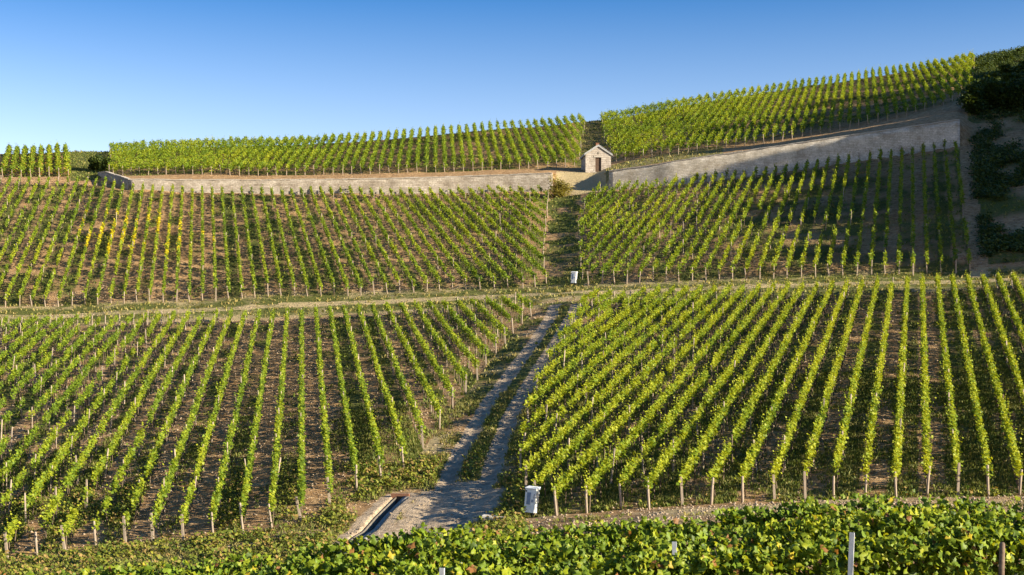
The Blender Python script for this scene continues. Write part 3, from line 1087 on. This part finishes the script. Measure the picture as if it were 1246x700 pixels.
# ------------------------------------------------------------------ retaining walls
def wall_run(name, label, stations, thick, parent_cat, m=None):
    """stations: (px, Z, py_top, py_bottom) -> a wall with coping"""
    pts = []
    for (px, Z, pt, pb) in stations:
        x = (px - CX) / F * Z
        pts.append((x, Z, (HY - pb) * Z / F, (HY - pt) * Z / F))
    # resample
    P = np.array(pts)
    dcum = np.concatenate([[0], np.cumsum(np.hypot(np.diff(P[:, 0]), np.diff(P[:, 1])))])
    s = np.arange(0, dcum[-1], 0.5)
    s = np.append(s, dcum[-1])
    Q = np.stack([np.interp(s, dcum, P[:, i]) for i in range(4)], -1)
    Q[:, 3] += 0.06 * (vnoise(s, s * 0, 3.0, 51) - 0.5)
    tx = np.gradient(Q[:, 0])
    ty = np.gradient(Q[:, 1])
    ln_ = np.hypot(tx, ty)
    nx, ny = ty / ln_, -tx / ln_      # towards the camera side
    root = empty(name, (float(Q[0, 0]), float(Q[0, 1]), float(Q[0, 2])), label, parent_cat)
    o = np.array([Q[0, 0], Q[0, 1], Q[0, 2]])
    nrow = 6
    n = len(Q)
    V, UVv, Fc = [], [], []
    front = []
    for r in range(nrow + 1):
        t = r / nrow
        z = Q[:, 2] - 0.5 + (Q[:, 3] - Q[:, 2] + 0.5) * t
        bat = 0.14 * (1 - t) + 0.05 * (vnoise(s, z, 0.7, 52) - 0.5)
        front.append(np.stack([Q[:, 0] + nx * bat, Q[:, 1] + ny * bat, z], -1))
    back = [np.stack([Q[:, 0] - nx * thick, Q[:, 1] - ny * thick, z], -1) for z in (Q[:, 3], Q[:, 2] - 0.5)]
    rings = front + back
    V = np.concatenate(rings) - o
    per = np.concatenate([np.stack([s, f_[:, 2]], -1) for f_ in front] + [np.stack([s, Q[:, 3] + thick], -1), np.stack([s, Q[:, 3] + thick + 1], -1)])
    for r in range(len(rings) - 1):
        i = np.arange(n - 1)
        Fc.append(np.stack([r * n + i, r * n + i + 1, (r + 1) * n + i + 1, (r + 1) * n + i], -1))
    Fc = np.concatenate(Fc)
    fl = list(Fc.ravel())
    lt = [4] * len(Fc)
    cap0 = [r * n for r in range(len(rings))]
    cap1 = [r * n + n - 1 for r in range(len(rings))][::-1]
    fl += cap0 + cap1
    lt += [len(cap0), len(cap1)]
    uv = per[np.array(fl)]
    # end caps: use across-wall coordinate
    m0 = len(Fc) * 4
    uv[m0:, 0] = V[np.array(fl[m0:]), 1]
    me = mesh_np("wall", V, fl, lt, [m or M_WALL], uv=uv)
    link(bpy.data.objects.new("wall", me), root)
    # coping: slabs along the top, one mesh with joints
    mb = MB()
    i = 0
    a0 = 0.0
    while a0 < s[-1] - 0.2:
        a1 = min(a0 + random.uniform(0.6, 1.1), s[-1])
        p0 = [np.interp(a0 + 0.006, s, Q[:, j]) for j in range(4)]
        p1 = [np.interp(a1 - 0.006, s, Q[:, j]) for j in range(4)]
        n0 = np.array([np.interp((a0 + a1) / 2, s, nx), np.interp((a0 + a1) / 2, s, ny)])
        h = random.uniform(0.09, 0.15)
        of, ob = 0.05 + random.gauss(0, 0.012), thick + 0.03
        vs_ = []
        for zoff in (0.003, h):
            for p, sg in ((p0, of), (p1, of), (p1, -ob), (p0, -ob)):
                vs_.append((p[0] + n0[0] * sg - o[0], p[1] + n0[1] * sg - o[1], p[3] + zoff - o[2]))
        mb.add(vs_, [(0, 3, 2, 1), (4, 5, 6, 7), (0, 1, 5, 4), (1, 2, 6, 5), (2, 3, 7, 6), (3, 0, 4, 7)])
        a0 = a1
    mb.build("coping", M_COPING, root, bevel=0.015)
    root["kind"] = "thing"
    return root


wall_run("retaining_wall", "long low tan stone wall running left from the bush below the hut", [(672, 159.0, 211, 240), (620, 159.6, 213.5, 242), (560, 160.0, 215.5, 243), (480, 160.0, 217.5, 244), (400, 160.0, 219, 244),
         (320, 160.0, 219.6, 243), (250, 160.0, 219.6, 242), (200, 160.0, 219.3, 241), (157, 160.0, 219, 240)][::-1], 0.6, "stone wall")
wall_run("retaining_wall", "rising pale stone wall right of the hut ending in a square corner", [(741, 156.4, 209, 233), (780, 155.3, 204, 229), (820, 154.0, 197, 225), (890, 152.5, 187, 217), (961, 151.0, 176.5, 209),
         (1030, 149.5, 166, 199), (1103, 148.0, 155.5, 189), (1168, 147.0, 146, 178)], 0.7, "stone wall", M_WALLP)
wall_run("return_wall", "short shaded blue grey wall at the far left end of the long wall", [(119, 166.0, 211, 226), (128, 164.6, 210, 229), (138, 163.0, 213, 232), (148, 161.5, 216, 237), (156.5, 160.15, 219.1, 240)], 0.5, "stone wall")

# ------------------------------------------------------------------ stone hut
HZ = 163.6
hx = (728 - CX) / F * HZ
hz = (HY - 209.5) * HZ / F
hut = empty("stone_hut", (hx, HZ, hz), "small pale stone hut with a brown door above the gap in the wall", "hut", rz=R(7))
W2, D_, EV, AP = 1.48, 3.0, 1.98, 2.92
dw, dh = 0.34, 1.68
mb = MB()
# gable front built round the door opening
fr = [(-W2, 0, -0.9), (-dw, 0, -0.9), (-dw, 0, dh), (dw, 0, dh), (dw, 0, -0.9), (W2, 0, -0.9), (W2, 0, EV), (0, 0, AP), (-W2, 0, EV)]
bk = [(x, D_, z) for x, _, z in fr]
mb.add(fr, [(0, 1, 2, 8), (3, 4, 5, 6), (2, 3, 7), (2, 7, 8), (3, 6, 7)])
mb.add([(-W2, D_, -0.9), (W2, D_, -0.9), (W2, D_, EV), (0, D_, AP), (-W2, D_, EV)], [(4, 3, 2, 1, 0)])
mb.add([(-W2, 0, -0.9), (-W2, 0, EV), (-W2, D_, EV), (-W2, D_, -0.9)], [(0, 1, 2, 3)])
mb.add([(W2, 0, -0.9), (W2, D_, -0.9), (W2, D_, EV), (W2, 0, EV)], [(0, 1, 2, 3)])
# reveals
mb.add([(-dw, 0, -0.9), (-dw, 0.22, -0.9), (-dw, 0.22, dh), (-dw, 0, dh)], [(0, 1, 2, 3)])
mb.add([(dw, 0, -0.9), (dw, 0, dh), (dw, 0.22, dh), (dw, 0.22, -0.9)], [(0, 1, 2, 3)])
mb.add([(-dw, 0, dh), (-dw, 0.22, dh), (dw, 0.22, dh), (dw, 0, dh)], [(0, 1, 2, 3)])
mb.build("wall", M_HUTSTONE, hut)
mb = MB()
for sg in (-1, 1):
    ex, ez = sg * (W2 + 0.16), EV - 0.10
    for layer, (y0_, y1_) in enumerate(((-0.14, D_ + 0.12),)):
        v8 = [(0, y0_, AP + 0.003), (ex, y0_, ez + 0.003), (ex, y1_, ez + 0.003), (0, y1_, AP + 0.003), (0, y0_, AP + 0.22), (ex, y0_, ez + 0.17), (ex, y1_, ez + 0.17), (0, y1_, AP + 0.22)]
        fs = [(0, 1, 2, 3), (4, 7, 6, 5), (0, 4, 5, 1), (1, 5, 6, 2), (2, 6, 7, 3)]
        if sg < 0:
            fs = [tuple(reversed(f_)) for f_ in fs]
        mb.add(v8, fs)
    # stone courses on the slope
    for r_ in range(5):
        t0, t1 = r_ / 5, (r_ + 1) / 5 - 0.01
        pA = (ex * (1 - t0), ez + 0.17 + (AP + 0.22 - ez - 0.17) * t0)
        pB = (ex * (1 - t1), ez + 0.17 + (AP + 0.22 - ez - 0.17) * t1)
        y = -0.16
        while y < D_ + 0.1:
            yl = min(y + random.uniform(0.4, 0.7), D_ + 0.14)
            v8 = [(pA[0], y, pA[1] + 0.002), (pB[0], y, pB[1] + 0.002), (pB[0], yl - 0.01, pB[1] + 0.002), (pA[0], yl - 0.01, pA[1] + 0.002)]
            v8 += [(x_, y_, z_ + (0.055 if i in (0, 3) else 0.03)) for i, (x_, y_, z_) in enumerate(v8)]
            mb.add(v8, [(0, 3, 2, 1), (4, 5, 6, 7), (0, 1, 5, 4), (1, 2, 6, 5), (2, 3, 7, 6), (3, 0, 4, 7)])
            y = yl
rf = mb.build("roof", M_ROOF, hut)
mb = MB()
mb.box((-0.16, 0.55, AP + 0.15), (0.16, 0.85, AP + 0.46))
mb.box((-0.20, 0.50, AP + 0.462), (0.20, 0.90, AP + 0.52))
mb.build("finial", M_TERRA, rf)
mb = MB()
for i in range(4):
    x0_ = -dw + 0.01 + i * (2 * dw - 0.02) / 4
    mb.box((x0_, 0.15, 0.02), (x0_ + (2 * dw - 0.02) / 4 - 0.012, 0.19, dh - 0.01))
mb.box((-dw + 0.02, 0.192, 0.03), (dw - 0.02, 0.21, dh - 0.02))
door = mb.build("door", M_DOOR, hut)
mb = MB()
mb.tube([(dw - 0.12, 0.149, 0.95), (dw - 0.12, 0.10, 0.95), (dw - 0.2, 0.10, 0.95)], 0.014, 6)
mb.build("handle", M_IRON_MOUTH, door)
mb = MB()
mb.box((-dw - 0.18, -0.035, dh + 0.003), (dw + 0.18, 0.1, dh + 0.20))
mb.box((-dw - 0.1, -0.03, -0.12), (dw + 0.1, 0.3, 0.0))
mb.build("lintel", M_COPING, hut, bevel=0.015)
mb = MB()
mb.box((-0.10, -0.03, dh + 0.36), (0.10, 0.05, dh + 0.60))
mb.build("plaque", M_CONCD, hut)


# ------------------------------------------------------------------ bushes and trees
def leaf_blob(centres, radii, n, leaf, pal, flat_=0.8):
    ci = rng.choice(len(centres), n, p=np.array(radii) ** 2 / np.sum(np.array(radii) ** 2))
    d = rand_dirs(n)
    r = rng.random(n) ** 0.45
    C_ = np.array(centres)[ci]
    Rr = np.array(radii)[ci]
    P = C_ + d * (Rr * r)[:, None] * np.array([1, 1, flat_])
    cl = rng.normal(0, 0.2, len(centres))[ci]
    k = np.clip(rng.normal(0.45, 0.28, n) + cl, 0, 1)[:, None]
    tn = np.array(pal[0]) * (1 - k) + np.array(pal[1]) * k
    return leaf_quads(P, rng.uniform(0.7, 1.3, n) * leaf, tn)


def bush(name, label, x, y, w, h, n, leaf, pal, cat="bush", group=None, lobes=7):
    z = zat(x, y)
    root = empty(name, (x, y, z), label, cat, group)
    cs, rs = [], []
    for i in range(lobes):
        a_ = random.uniform(0, 6.28)
        rr = random.uniform(0, 0.32) * w
        r_ = random.uniform(0.2, 0.36) * min(w, h * 1.3)
        hz_ = random.uniform(0.15, 1.0) * h - r_ * 0.55
        cs.append((math.cos(a_) * rr, math.sin(a_) * rr * 0.8, max(hz_, r_ * 0.5)))
        rs.append(r_)
    v, t = leaf_blob(cs, rs, n, leaf, pal)
    me = mesh_np("crown", v, np.arange(len(v)), np.full(len(v) // 4, 4), [M_LEAF], t)
    link(bpy.data.objects.new("crown", me), root)
    mb = MB()
    for i in range(min(5, lobes)):
        c = cs[i]
        mb.tube([(c[0] * 0.1, c[1] * 0.1, -0.2), (c[0] * 0.5, c[1] * 0.5, c[2] * 0.45), c], [0.04 * h / 2, 0.03 * h / 2, 0.012], 5)
    mb.build("stem", M_BARK, root, True)
    return root


def tree(label, x, y, h, w, n, leaf, pal, group=None):
    z = zat(x, y)
    root = empty("tree", (x, y, z), label, "tree", group)
    cs, rs = [], []
    for i in range(22):
        t = random.random()
        a_ = random.uniform(0, 6.28)
        prof = math.sin(math.pi * (0.15 + 0.8 * t)) ** 0.8
        rr = w * 0.42 * prof * random.uniform(0.3, 1)
        r_ = w * random.uniform(0.14, 0.24)
        cs.append((math.cos(a_) * rr, math.sin(a_) * rr, h * (0.12 + 0.80 * t)))
        rs.append(r_)
    v, t_ = leaf_blob(cs, rs, n, leaf, pal)
    me = mesh_np("crown", v, np.arange(len(v)), np.full(len(v) // 4, 4), [M_LEAF], t_)
    link(bpy.data.objects.new("crown", me), root)
    mb = MB()
    mb.tube([(0, 0, -0.5), (0.1, 0, h * 0.25), (-0.1, 0.1, h * 0.6), (0, 0, h * 0.85)], [h * 0.025, h * 0.02, h * 0.012, 0.04], 8)
    for i in range(8):
        c = cs[i]
        zb = min(c[2] * 0.7, h * 0.6)
        mb.tube([(0, 0, zb), (c[0] * 0.5, c[1] * 0.5, (zb + c[2]) / 2 + 0.2), c], [h * 0.010, h * 0.006, 0.03], 5)
    mb.build("trunk", M_BARK, root, True)
    return root


PAL_D = ((0.025, 0.045, 0.010), (0.08, 0.115, 0.022))
PAL_G = ((0.03, 0.055, 0.012), (0.10, 0.13, 0.025))
PAL_Y = ((0.12, 0.11, 0.02), (0.30, 0.26, 0.05))


def at(px, Z):
    return (px - CX) / F * Z, Z


x, y = at(683, 156.2)
bush("bush", "yellow green bush at the end of the long wall below the hut", x, y, 3.0, 2.3, 2600, 0.14, PAL_Y, lobes=12)
x, y = at(117, 176)
bush("bush", "dark green bush on the hilltop beside the blue grey wall", x, y, 3.0, 2.1, 2600, 0.2, PAL_G)
x, y = at(128, 174)
bush("bush", "dark low bush between hilltop vines and the blue grey wall", x, y, 2.0, 1.7, 1600, 0.2, PAL_G)
# dark scrub at the top right, each bush its own
TR = [(1186, 158, 5.0, 3.6, "dark bush right behind the square wall corner"), (1204, 160, 5.0, 3.4, "dark bush second right of the square wall corner"),
      (1222, 159, 5.0, 3.4, "dark bush third right of the square wall corner above the bank"), (1240, 158, 5.2, 3.6, "dark bush above the bare bank at the right edge"),
      (1258, 158, 5.2, 3.8, "dark bush above the bare bank just cut by the right edge"),
      (1195, 172, 4.6, 1.6, "dark bush beside the lowest end of the last skyline vine rows"), (1216, 173, 5.6, 1.9, "wide dark bush in the second tier above the bank"),
      (1240, 172, 5.6, 2.0, "wide dark bush in the second tier at the right edge"),
      (1204, 186, 4.2, 1.1, "low dark bush beside the last skyline vine row"), (1230, 188, 5.2, 1.5, "dark bush on the upper right slope under the skyline"), (1252, 190, 5.5, 1.6, "dark bush on the upper right slope cut by the edge"),
      (1200, 204, 3.6, 0.8, "low olive bush beside the top end of the last vine row"), (1222, 208, 4.2, 0.9, "low olive bush near the top right skyline"), (1243, 212, 4.5, 1.0, "low olive bush on the top right skyline")]
for (pxx, Z_, w_, h_, lb) in TR:
    x, y = at(pxx, Z_)
    bush("bush", lb, x, y, w_, h_, 3600, 0.24, PAL_D if Z_ < 165 else PAL_G, group="dark scrub on the upper right slope", lobes=10)
SH = [(62, 108, 15, 11), (67, 118, 17, 12), (72, 129, 18, 12), (77, 140, 18, 12), (82, 151, 18, 12), (72, 112, 18, 12), (80, 123, 19, 12), (86, 135, 19, 12), (91, 148, 19, 12), (92, 162, 16, 11), (66, 101, 15, 11), (99, 174, 15, 11), (61, 114, 13, 10), (66, 125, 14, 11), (71, 136, 14, 11), (77, 148, 14, 11), (83, 159, 13, 10)]
for (tx_, ty_, th_, tw_) in SH:
    tree("tall tree of the wood on the right hand slope beyond the bare bank", tx_, ty_, th_, tw_, 7500, 0.62, PAL_D, "trees of the wood on the right")

# ------------------------------------------------------------------ white boxes, drain, slab
def white_box(px, Z, label, lean, rz, sc):
    x, y = at(px, Z)
    z = zat(x, y)
    root = empty("utility_box", (x, y, z), label, "box", "white boxes beside the paths", rz)
    body = MB()
    body.box((-0.24, -0.17, 0.12), (0.24, 0.17, 1.0), 0, None, 1.06)
    o = body.build("body", M_WHITE, root, bevel=0.015)
    lid = MB()
    lid.add([(-0.28, -0.21, 1.003), (0.28, -0.21, 1.003), (0.28, 0.21, 1.003), (-0.28, 0.21, 1.003), (-0.28, -0.21, 1.05), (0.28, -0.21, 1.05), (0.28, 0.21, 1.12), (-0.28, 0.21, 1.12)],
            [(0, 3, 2, 1), (4, 5, 6, 7), (0, 1, 5, 4), (1, 2, 6, 5), (2, 3, 7, 6), (3, 0, 4, 7)])
    lid.build("lid", M_WHITE, root, bevel=0.01)
    pn = MB()
    pn.box((-0.15, -0.196, 0.42), (0.02, -0.184, 0.88))
    pn.build("panel", M_GREYBLUE, root)
    pn = MB()
    pn.box((0.07, -0.196, 0.52), (0.17, -0.184, 0.62))
    pn.build("plate", M_GREYBLUE, root)
    for sx_ in (-0.18, 0.18):
        ft = MB()
        ft.box((sx_ - 0.035, -0.1, -0.25), (sx_ + 0.035, 0.1, 0.118))
        ft.build("leg", M_DARKWOOD, root)
    hd = MB()
    hd.tube([(0.19, -0.185, 0.68), (0.19, -0.225, 0.68), (0.19, -0.225, 0.82), (0.19, -0.185, 0.82)], 0.011, 6)
    hd.build("handle", M_IRON_MOUTH, root)
    for zz_ in (0.30, 0.92):
        hg = MB()
        hg.box((-0.235, -0.194, zz_ - 0.03), (-0.17, -0.18, zz_ + 0.03))
        hg.build("hinge", M_IRON_MOUTH, root)
    root.rotation_euler = (lean[0], lean[1], rz)
    root.scale = (sc * 0.84, sc * 0.9, sc * 0.96)
    return root


white_box(645, 51.4, "leaning white box with blue grey panels by the rutted track", (R(-3), R(5), 0), R(-24), 1.0)
white_box(698, 116.6, "white box standing where the centre path meets the terrace", (0, R(3), 0), R(-20), 1.02)

# concrete channel sunk beside the track
cx0, cy0 = CHAN[0]
root = empty("drainage_channel", (cx0, cy0, zat(cx0 + 1.2, cy0)), "open concrete drainage channel at the foot of the rutted track", "drain")
o3 = np.array(root.location)
CP = np.array(CHAN)
dc = np.concatenate([[0], np.cumsum(np.hypot(*np.diff(CP, axis=0).T))])
ss = np.linspace(0, dc[-1], 26)
cxs, cys = np.interp(ss, dc, CP[:, 0]), np.interp(ss, dc, CP[:, 1])
tx, ty = np.gradient(cxs), np.gradient(cys)
ln_ = np.hypot(tx, ty)
nx, ny = -ty / ln_, tx / ln_


def rim_z(off):
    return height_base(cxs + nx * off, cys + ny * off)


def strip(prof, name, m):
    """prof: closed list of (offset across, height above mean rim)"""
    zr = (rim_z(0.6) + rim_z(-0.6)) / 2 + 0.05
    k = len(prof)
    V = np.concatenate([np.stack([cxs + nx * o_, cys + ny * o_, zr + h_], -1) for o_, h_ in prof]) - o3
    n = len(cxs)
    fl, lt = [], []
    for j in range(k):
        j2 = (j + 1) % k
        for i in range(n - 1):
            fl += [j * n + i, j * n + i + 1, j2 * n + i + 1, j2 * n + i]
            lt.append(4)
    fl += [j * n for j in range(k)]
    lt.append(k)
    fl += [j * n + n - 1 for j in range(k)][::-1]
    lt.append(k)
    link(bpy.data.objects.new(name, mesh_np(name, V, fl, lt, [m])), root)


strip([(0.15, -0.45), (0.16, 0.02), (0.42, -0.01), (0.44, -0.7), (0.15, -0.7)], "side_wall", M_CONC)
strip([(-0.15, -0.45), (-0.16, -0.03), (-0.24, -0.05), (-0.26, -0.7), (-0.15, -0.7)], "side_wall", M_CONCD)  # darker concrete paints the channel's shadow onto this side and the floor
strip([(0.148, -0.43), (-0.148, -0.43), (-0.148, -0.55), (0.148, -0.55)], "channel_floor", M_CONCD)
mb = MB()
zt = zat(cx0 + 1.2, cy0) - o3[2]
Mx = Matrix.Rotation(math.atan2(ny[0], nx[0]), 4, 'Z')
mb.box((-0.38, 0.0, -0.8), (-0.17, 0.14, 0.06), 0, Mx)
mb.box((0.17, 0.0, -0.8), (0.36, 0.14, 0.06), 0, Mx)
mb.box((-0.167, 0.0, -0.05), (0.167, 0.14, 0.06), 0, Mx)
mb.box((-0.167, 0.1, -0.8), (0.167, 0.139, -0.053), 1, Mx)  # dark plate painted in for the shade inside the culvert mouth
mb.build("headwall", [M_TERRA, M_IRON_MOUTH], root)

x, y = hit(601, 637)
mb = MB()
mb.add([(-0.48, -0.2, -0.2), (0.45, -0.24, -0.2), (0.5, 0.2, -0.2), (-0.42, 0.24, -0.2), (-0.44, -0.17, 0.23), (0.40, -0.2, 0.17), (0.44, 0.16, 0.16), (-0.38, 0.2, 0.24)],
       [(0, 3, 2, 1), (4, 5, 6, 7), (0, 1, 5, 4), (1, 2, 6, 5), (2, 3, 7, 6), (3, 0, 4, 7)])
o = mb.build("stone_slab", M_SLAB, None, bevel=0.03)
o.location = (x, y, zat(x, y))
tag(o, "pale stone slab lying at the bottom of the rutted track", "slab")

# ------------------------------------------------------------------ grass, weeds and stones
def scatter(n, zlo, zhi, prob, ulo=-60, uhi=1310):
    """points on the ground, denser where the mask says so; even in plan"""
    Z = np.sqrt(rng.uniform(zlo ** 2, zhi ** 2, n))
    U = rng.uniform(ulo, uhi, n)
    X = (U - CX) / F * Z
    iz = np.clip(np.searchsorted(zs, Z), 0, nz_ - 1)
    iu = np.clip(np.searchsorted(us, U), 0, nu - 1)
    c = cov[iz * nu + iu]
    k = rng.random(n) < prob(c, U, Z, X)
    return X[k], Z[k], c[k], U[k]


def blades(X, Y, hgt, wid, tint, per):
    n = len(X)
    Zg = height(X, Y)
    i = np.repeat(np.arange(n), per)
    m = len(i)
    a_ = rng.uniform(0, 6.28, m)
    sp = rng.uniform(0.0, 0.10, m) * (hgt[i] / 0.15)
    bx = X[i] + np.cos(a_) * sp
    by = Y[i] + np.sin(a_) * sp
    h = hgt[i] * rng.uniform(0.6, 1.2, m)
    w = wid[i]
    b2 = rng.uniform(0, 6.28, m)
    dx, dy = np.cos(b2) * w, np.sin(b2) * w
    lx, ly = np.cos(a_) * h * rng.uniform(0.1, 0.7, m), np.sin(a_) * h * rng.uniform(0.1, 0.7, m)
    zb = Zg[i] - 0.02
    v = np.stack([np.stack([bx - dx, by - dy, zb], -1), np.stack([bx + dx, by + dy, zb], -1),
                  np.stack([bx + dx * .7 + lx * .5, by + dy * .7 + ly * .5, zb + h * .6], -1), np.stack([bx + lx, by + ly, zb + h], -1)], 1)
    t = np.repeat(tint[i] * rng.uniform(0.75, 1.25, (m, 1)), 4, axis=0)
    return v.reshape(-1, 3), t


def grass_tint(n, dryness):
    g = np.array((0.095, 0.13, 0.018))[None] * (1 - dryness[:, None]) + np.array((0.30, 0.24, 0.085))[None] * dryness[:, None]
    return g * rng.uniform(0.7, 1.35, (n, 1))


VV, TT = [], []
X, Y, c, U = scatter(230000, 40, 75, lambda c, u, Z, X: np.clip(c[:, 0] - 0.22, 0, 1) * 1.1 * (c[:, 1] < 0.5))
v, t = blades(X, Y, rng.uniform(0.07, 0.2, len(X)), rng.uniform(0.015, 0.035, len(X)), grass_tint(len(X), np.clip(c[:, 2] * 0.7 + rng.normal(0.15, 0.25, len(X)), 0, 1)), 4)
VV.append(v)
TT.append(t)
X, Y, c, U = scatter(230000, 75, 235, lambda c, u, Z, X: np.clip(c[:, 0] - 0.3, 0, 1) * 0.9 * (c[:, 1] < 0.5))
v, t = blades(X, Y, rng.uniform(0.1, 0.26, len(X)), rng.uniform(0.04, 0.08, len(X)), grass_tint(len(X), np.clip(c[:, 2] * 0.8 + rng.normal(0.12, 0.25, len(X)), 0, 1)), 3)
VV.append(v)
TT.append(t)
v = np.concatenate(VV)
t = np.concatenate(TT)
o = bpy.data.objects.new("grass", mesh_np("grass", v, np.arange(len(v)), np.full(len(v) // 4, 4), [M_GRASS], t))
COL.objects.link(o)
tag(o, "short green and dry grass on the verges, lanes and terrace", "grass", kind="stuff")

# broad-leaved weeds on the bank at the bottom left and along the verges
X, Y, c, U = scatter(90000, 30, 62, lambda c, u, Z, X: np.clip(c[:, 0] - 0.35, 0, 1) * 1.5 * (c[:, 1] < 0.4) * ((u < 640) | (Z < 51)))
nW = len(X)
i = np.repeat(np.arange(nW), 5)
hW = rng.uniform(0.08, 0.42, nW)
P = np.stack([X[i] + rng.normal(0, 0.1, len(i)), Y[i] + rng.normal(0, 0.1, len(i)), height(X, Y)[i] + hW[i] * rng.random(len(i))], -1)
kk = np.clip(rng.normal(0.4, 0.3, nW), 0, 1)[i][:, None]
tn = np.array((0.07, 0.11, 0.012)) * (1 - kk) + np.array((0.27, 0.26, 0.03)) * kk
dr = (rng.random(nW) < 0.22)[i]
tn[dr] = np.array((0.28, 0.19, 0.06))
v, t = leaf_quads(P, rng.uniform(0.06, 0.14, len(P)), tn)
o = bpy.data.objects.new("weeds", mesh_np("weeds", v, np.arange(len(v)), np.full(len(v) // 4, 4), [M_GRASS], t))
COL.objects.link(o)
tag(o, "broad leaved weeds on the bank at the foot of the vine rows", "weeds", kind="stuff")

# scrub on the shaded bank at the right and on the hill shoulder above it
def scrub_pts(n, u0, u1, z0_, z1_, thr):
    U = rng.uniform(u0, u1, n)
    Z = rng.uniform(z0_, z1_, n)
    X = (U - CX) / F * Z
    k = (vnoise(X, Z, 4.5, 61) * 0.65 + vnoise(X, Z, 1.6, 62) * 0.35 > thr) & (seg_dist(X, Z, SIDE) > 0.6)
    return X[k], Z[k]


parts_ = [scrub_pts(9000, 1184, 1330, 112, 139, 0.44), scrub_pts(2500, 1184, 1330, 139, 154, 0.52), scrub_pts(9000, 1188, 1330, 155, 228, 0.30)]
X = np.concatenate([p[0] for p in parts_])
Y = np.concatenate([p[1] for p in parts_])
i = np.repeat(np.arange(len(X)), 9)
hW = rng.uniform(0.15, 0.75, len(X)) * (0.5 + vnoise(X, Y, 3.0, 63))
P = np.stack([X[i] + rng.normal(0, 0.3, len(i)), Y[i] + rng.normal(0, 0.3, len(i)), height(X, Y)[i] + hW[i] * rng.random(len(i))], -1)
kk = np.clip(rng.normal(0.4, 0.3, len(X)), 0, 1)[i][:, None]
tn = np.array((0.03, 0.055, 0.012)) * (1 - kk) + np.array((0.11, 0.14, 0.03)) * kk
v, t = leaf_quads(P, rng.uniform(0.12, 0.26, len(P)), tn)
o = bpy.data.objects.new("undergrowth", mesh_np("undergrowth", v, np.arange(len(v)), np.full(len(v) // 4, 4), [M_GRASS], t))
COL.objects.link(o)
tag(o, "dark green scrub covering the shaded bank and hill shoulder", "undergrowth", kind="stuff")

# loose stones and clods
X, Y, c, U = scatter(80000, 42, 125, lambda c, u, Z, X: np.clip(0.75 - c[:, 0] * 1.2, 0, 1) * np.where(c[:, 1] > 0.4, 0.25, 1) * np.clip(1.6 - Z / 100, 0.25, 1))
n = len(X)
oct_ = np.array([(1, 0, 0), (0, 1, 0), (-1, 0, 0), (0, -1, 0), (0, 0, 0.7), (0, 0, -0.6)])
s = rng.uniform(0.02, 0.075, n) * (0.7 + 0.005 * Y)
v = oct_[None] * s[:, None, None] * rng.uniform(0.6, 1.4, (n, 6, 1))
an = rng.uniform(0, 6.28, n)
ca, sa = np.cos(an)[:, None], np.sin(an)[:, None]
vx_, vy_ = v[..., 0] * ca - v[..., 1] * sa, v[..., 0] * sa + v[..., 1] * ca
v = np.stack([vx_ + X[:, None], vy_ + Y[:, None], v[..., 2] + (height(X, Y) + s * 0.25)[:, None]], -1).reshape(-1, 3)
tri = np.array([(0, 1, 4), (1, 2, 4), (2, 3, 4), (3, 0, 4), (1, 0, 5), (2, 1, 5), (3, 2, 5), (0, 3, 5)])
f = (tri[None] + (np.arange(n) * 6)[:, None, None]).ravel()
o = bpy.data.objects.new("gravel", mesh_np("gravel", v, f, np.full(n * 8, 3), [M_STONE]))
COL.objects.link(o)
tag(o, "loose pale stones and clods on the vineyard soil", "gravel", kind="stuff")
print("rows", N_ROWS)
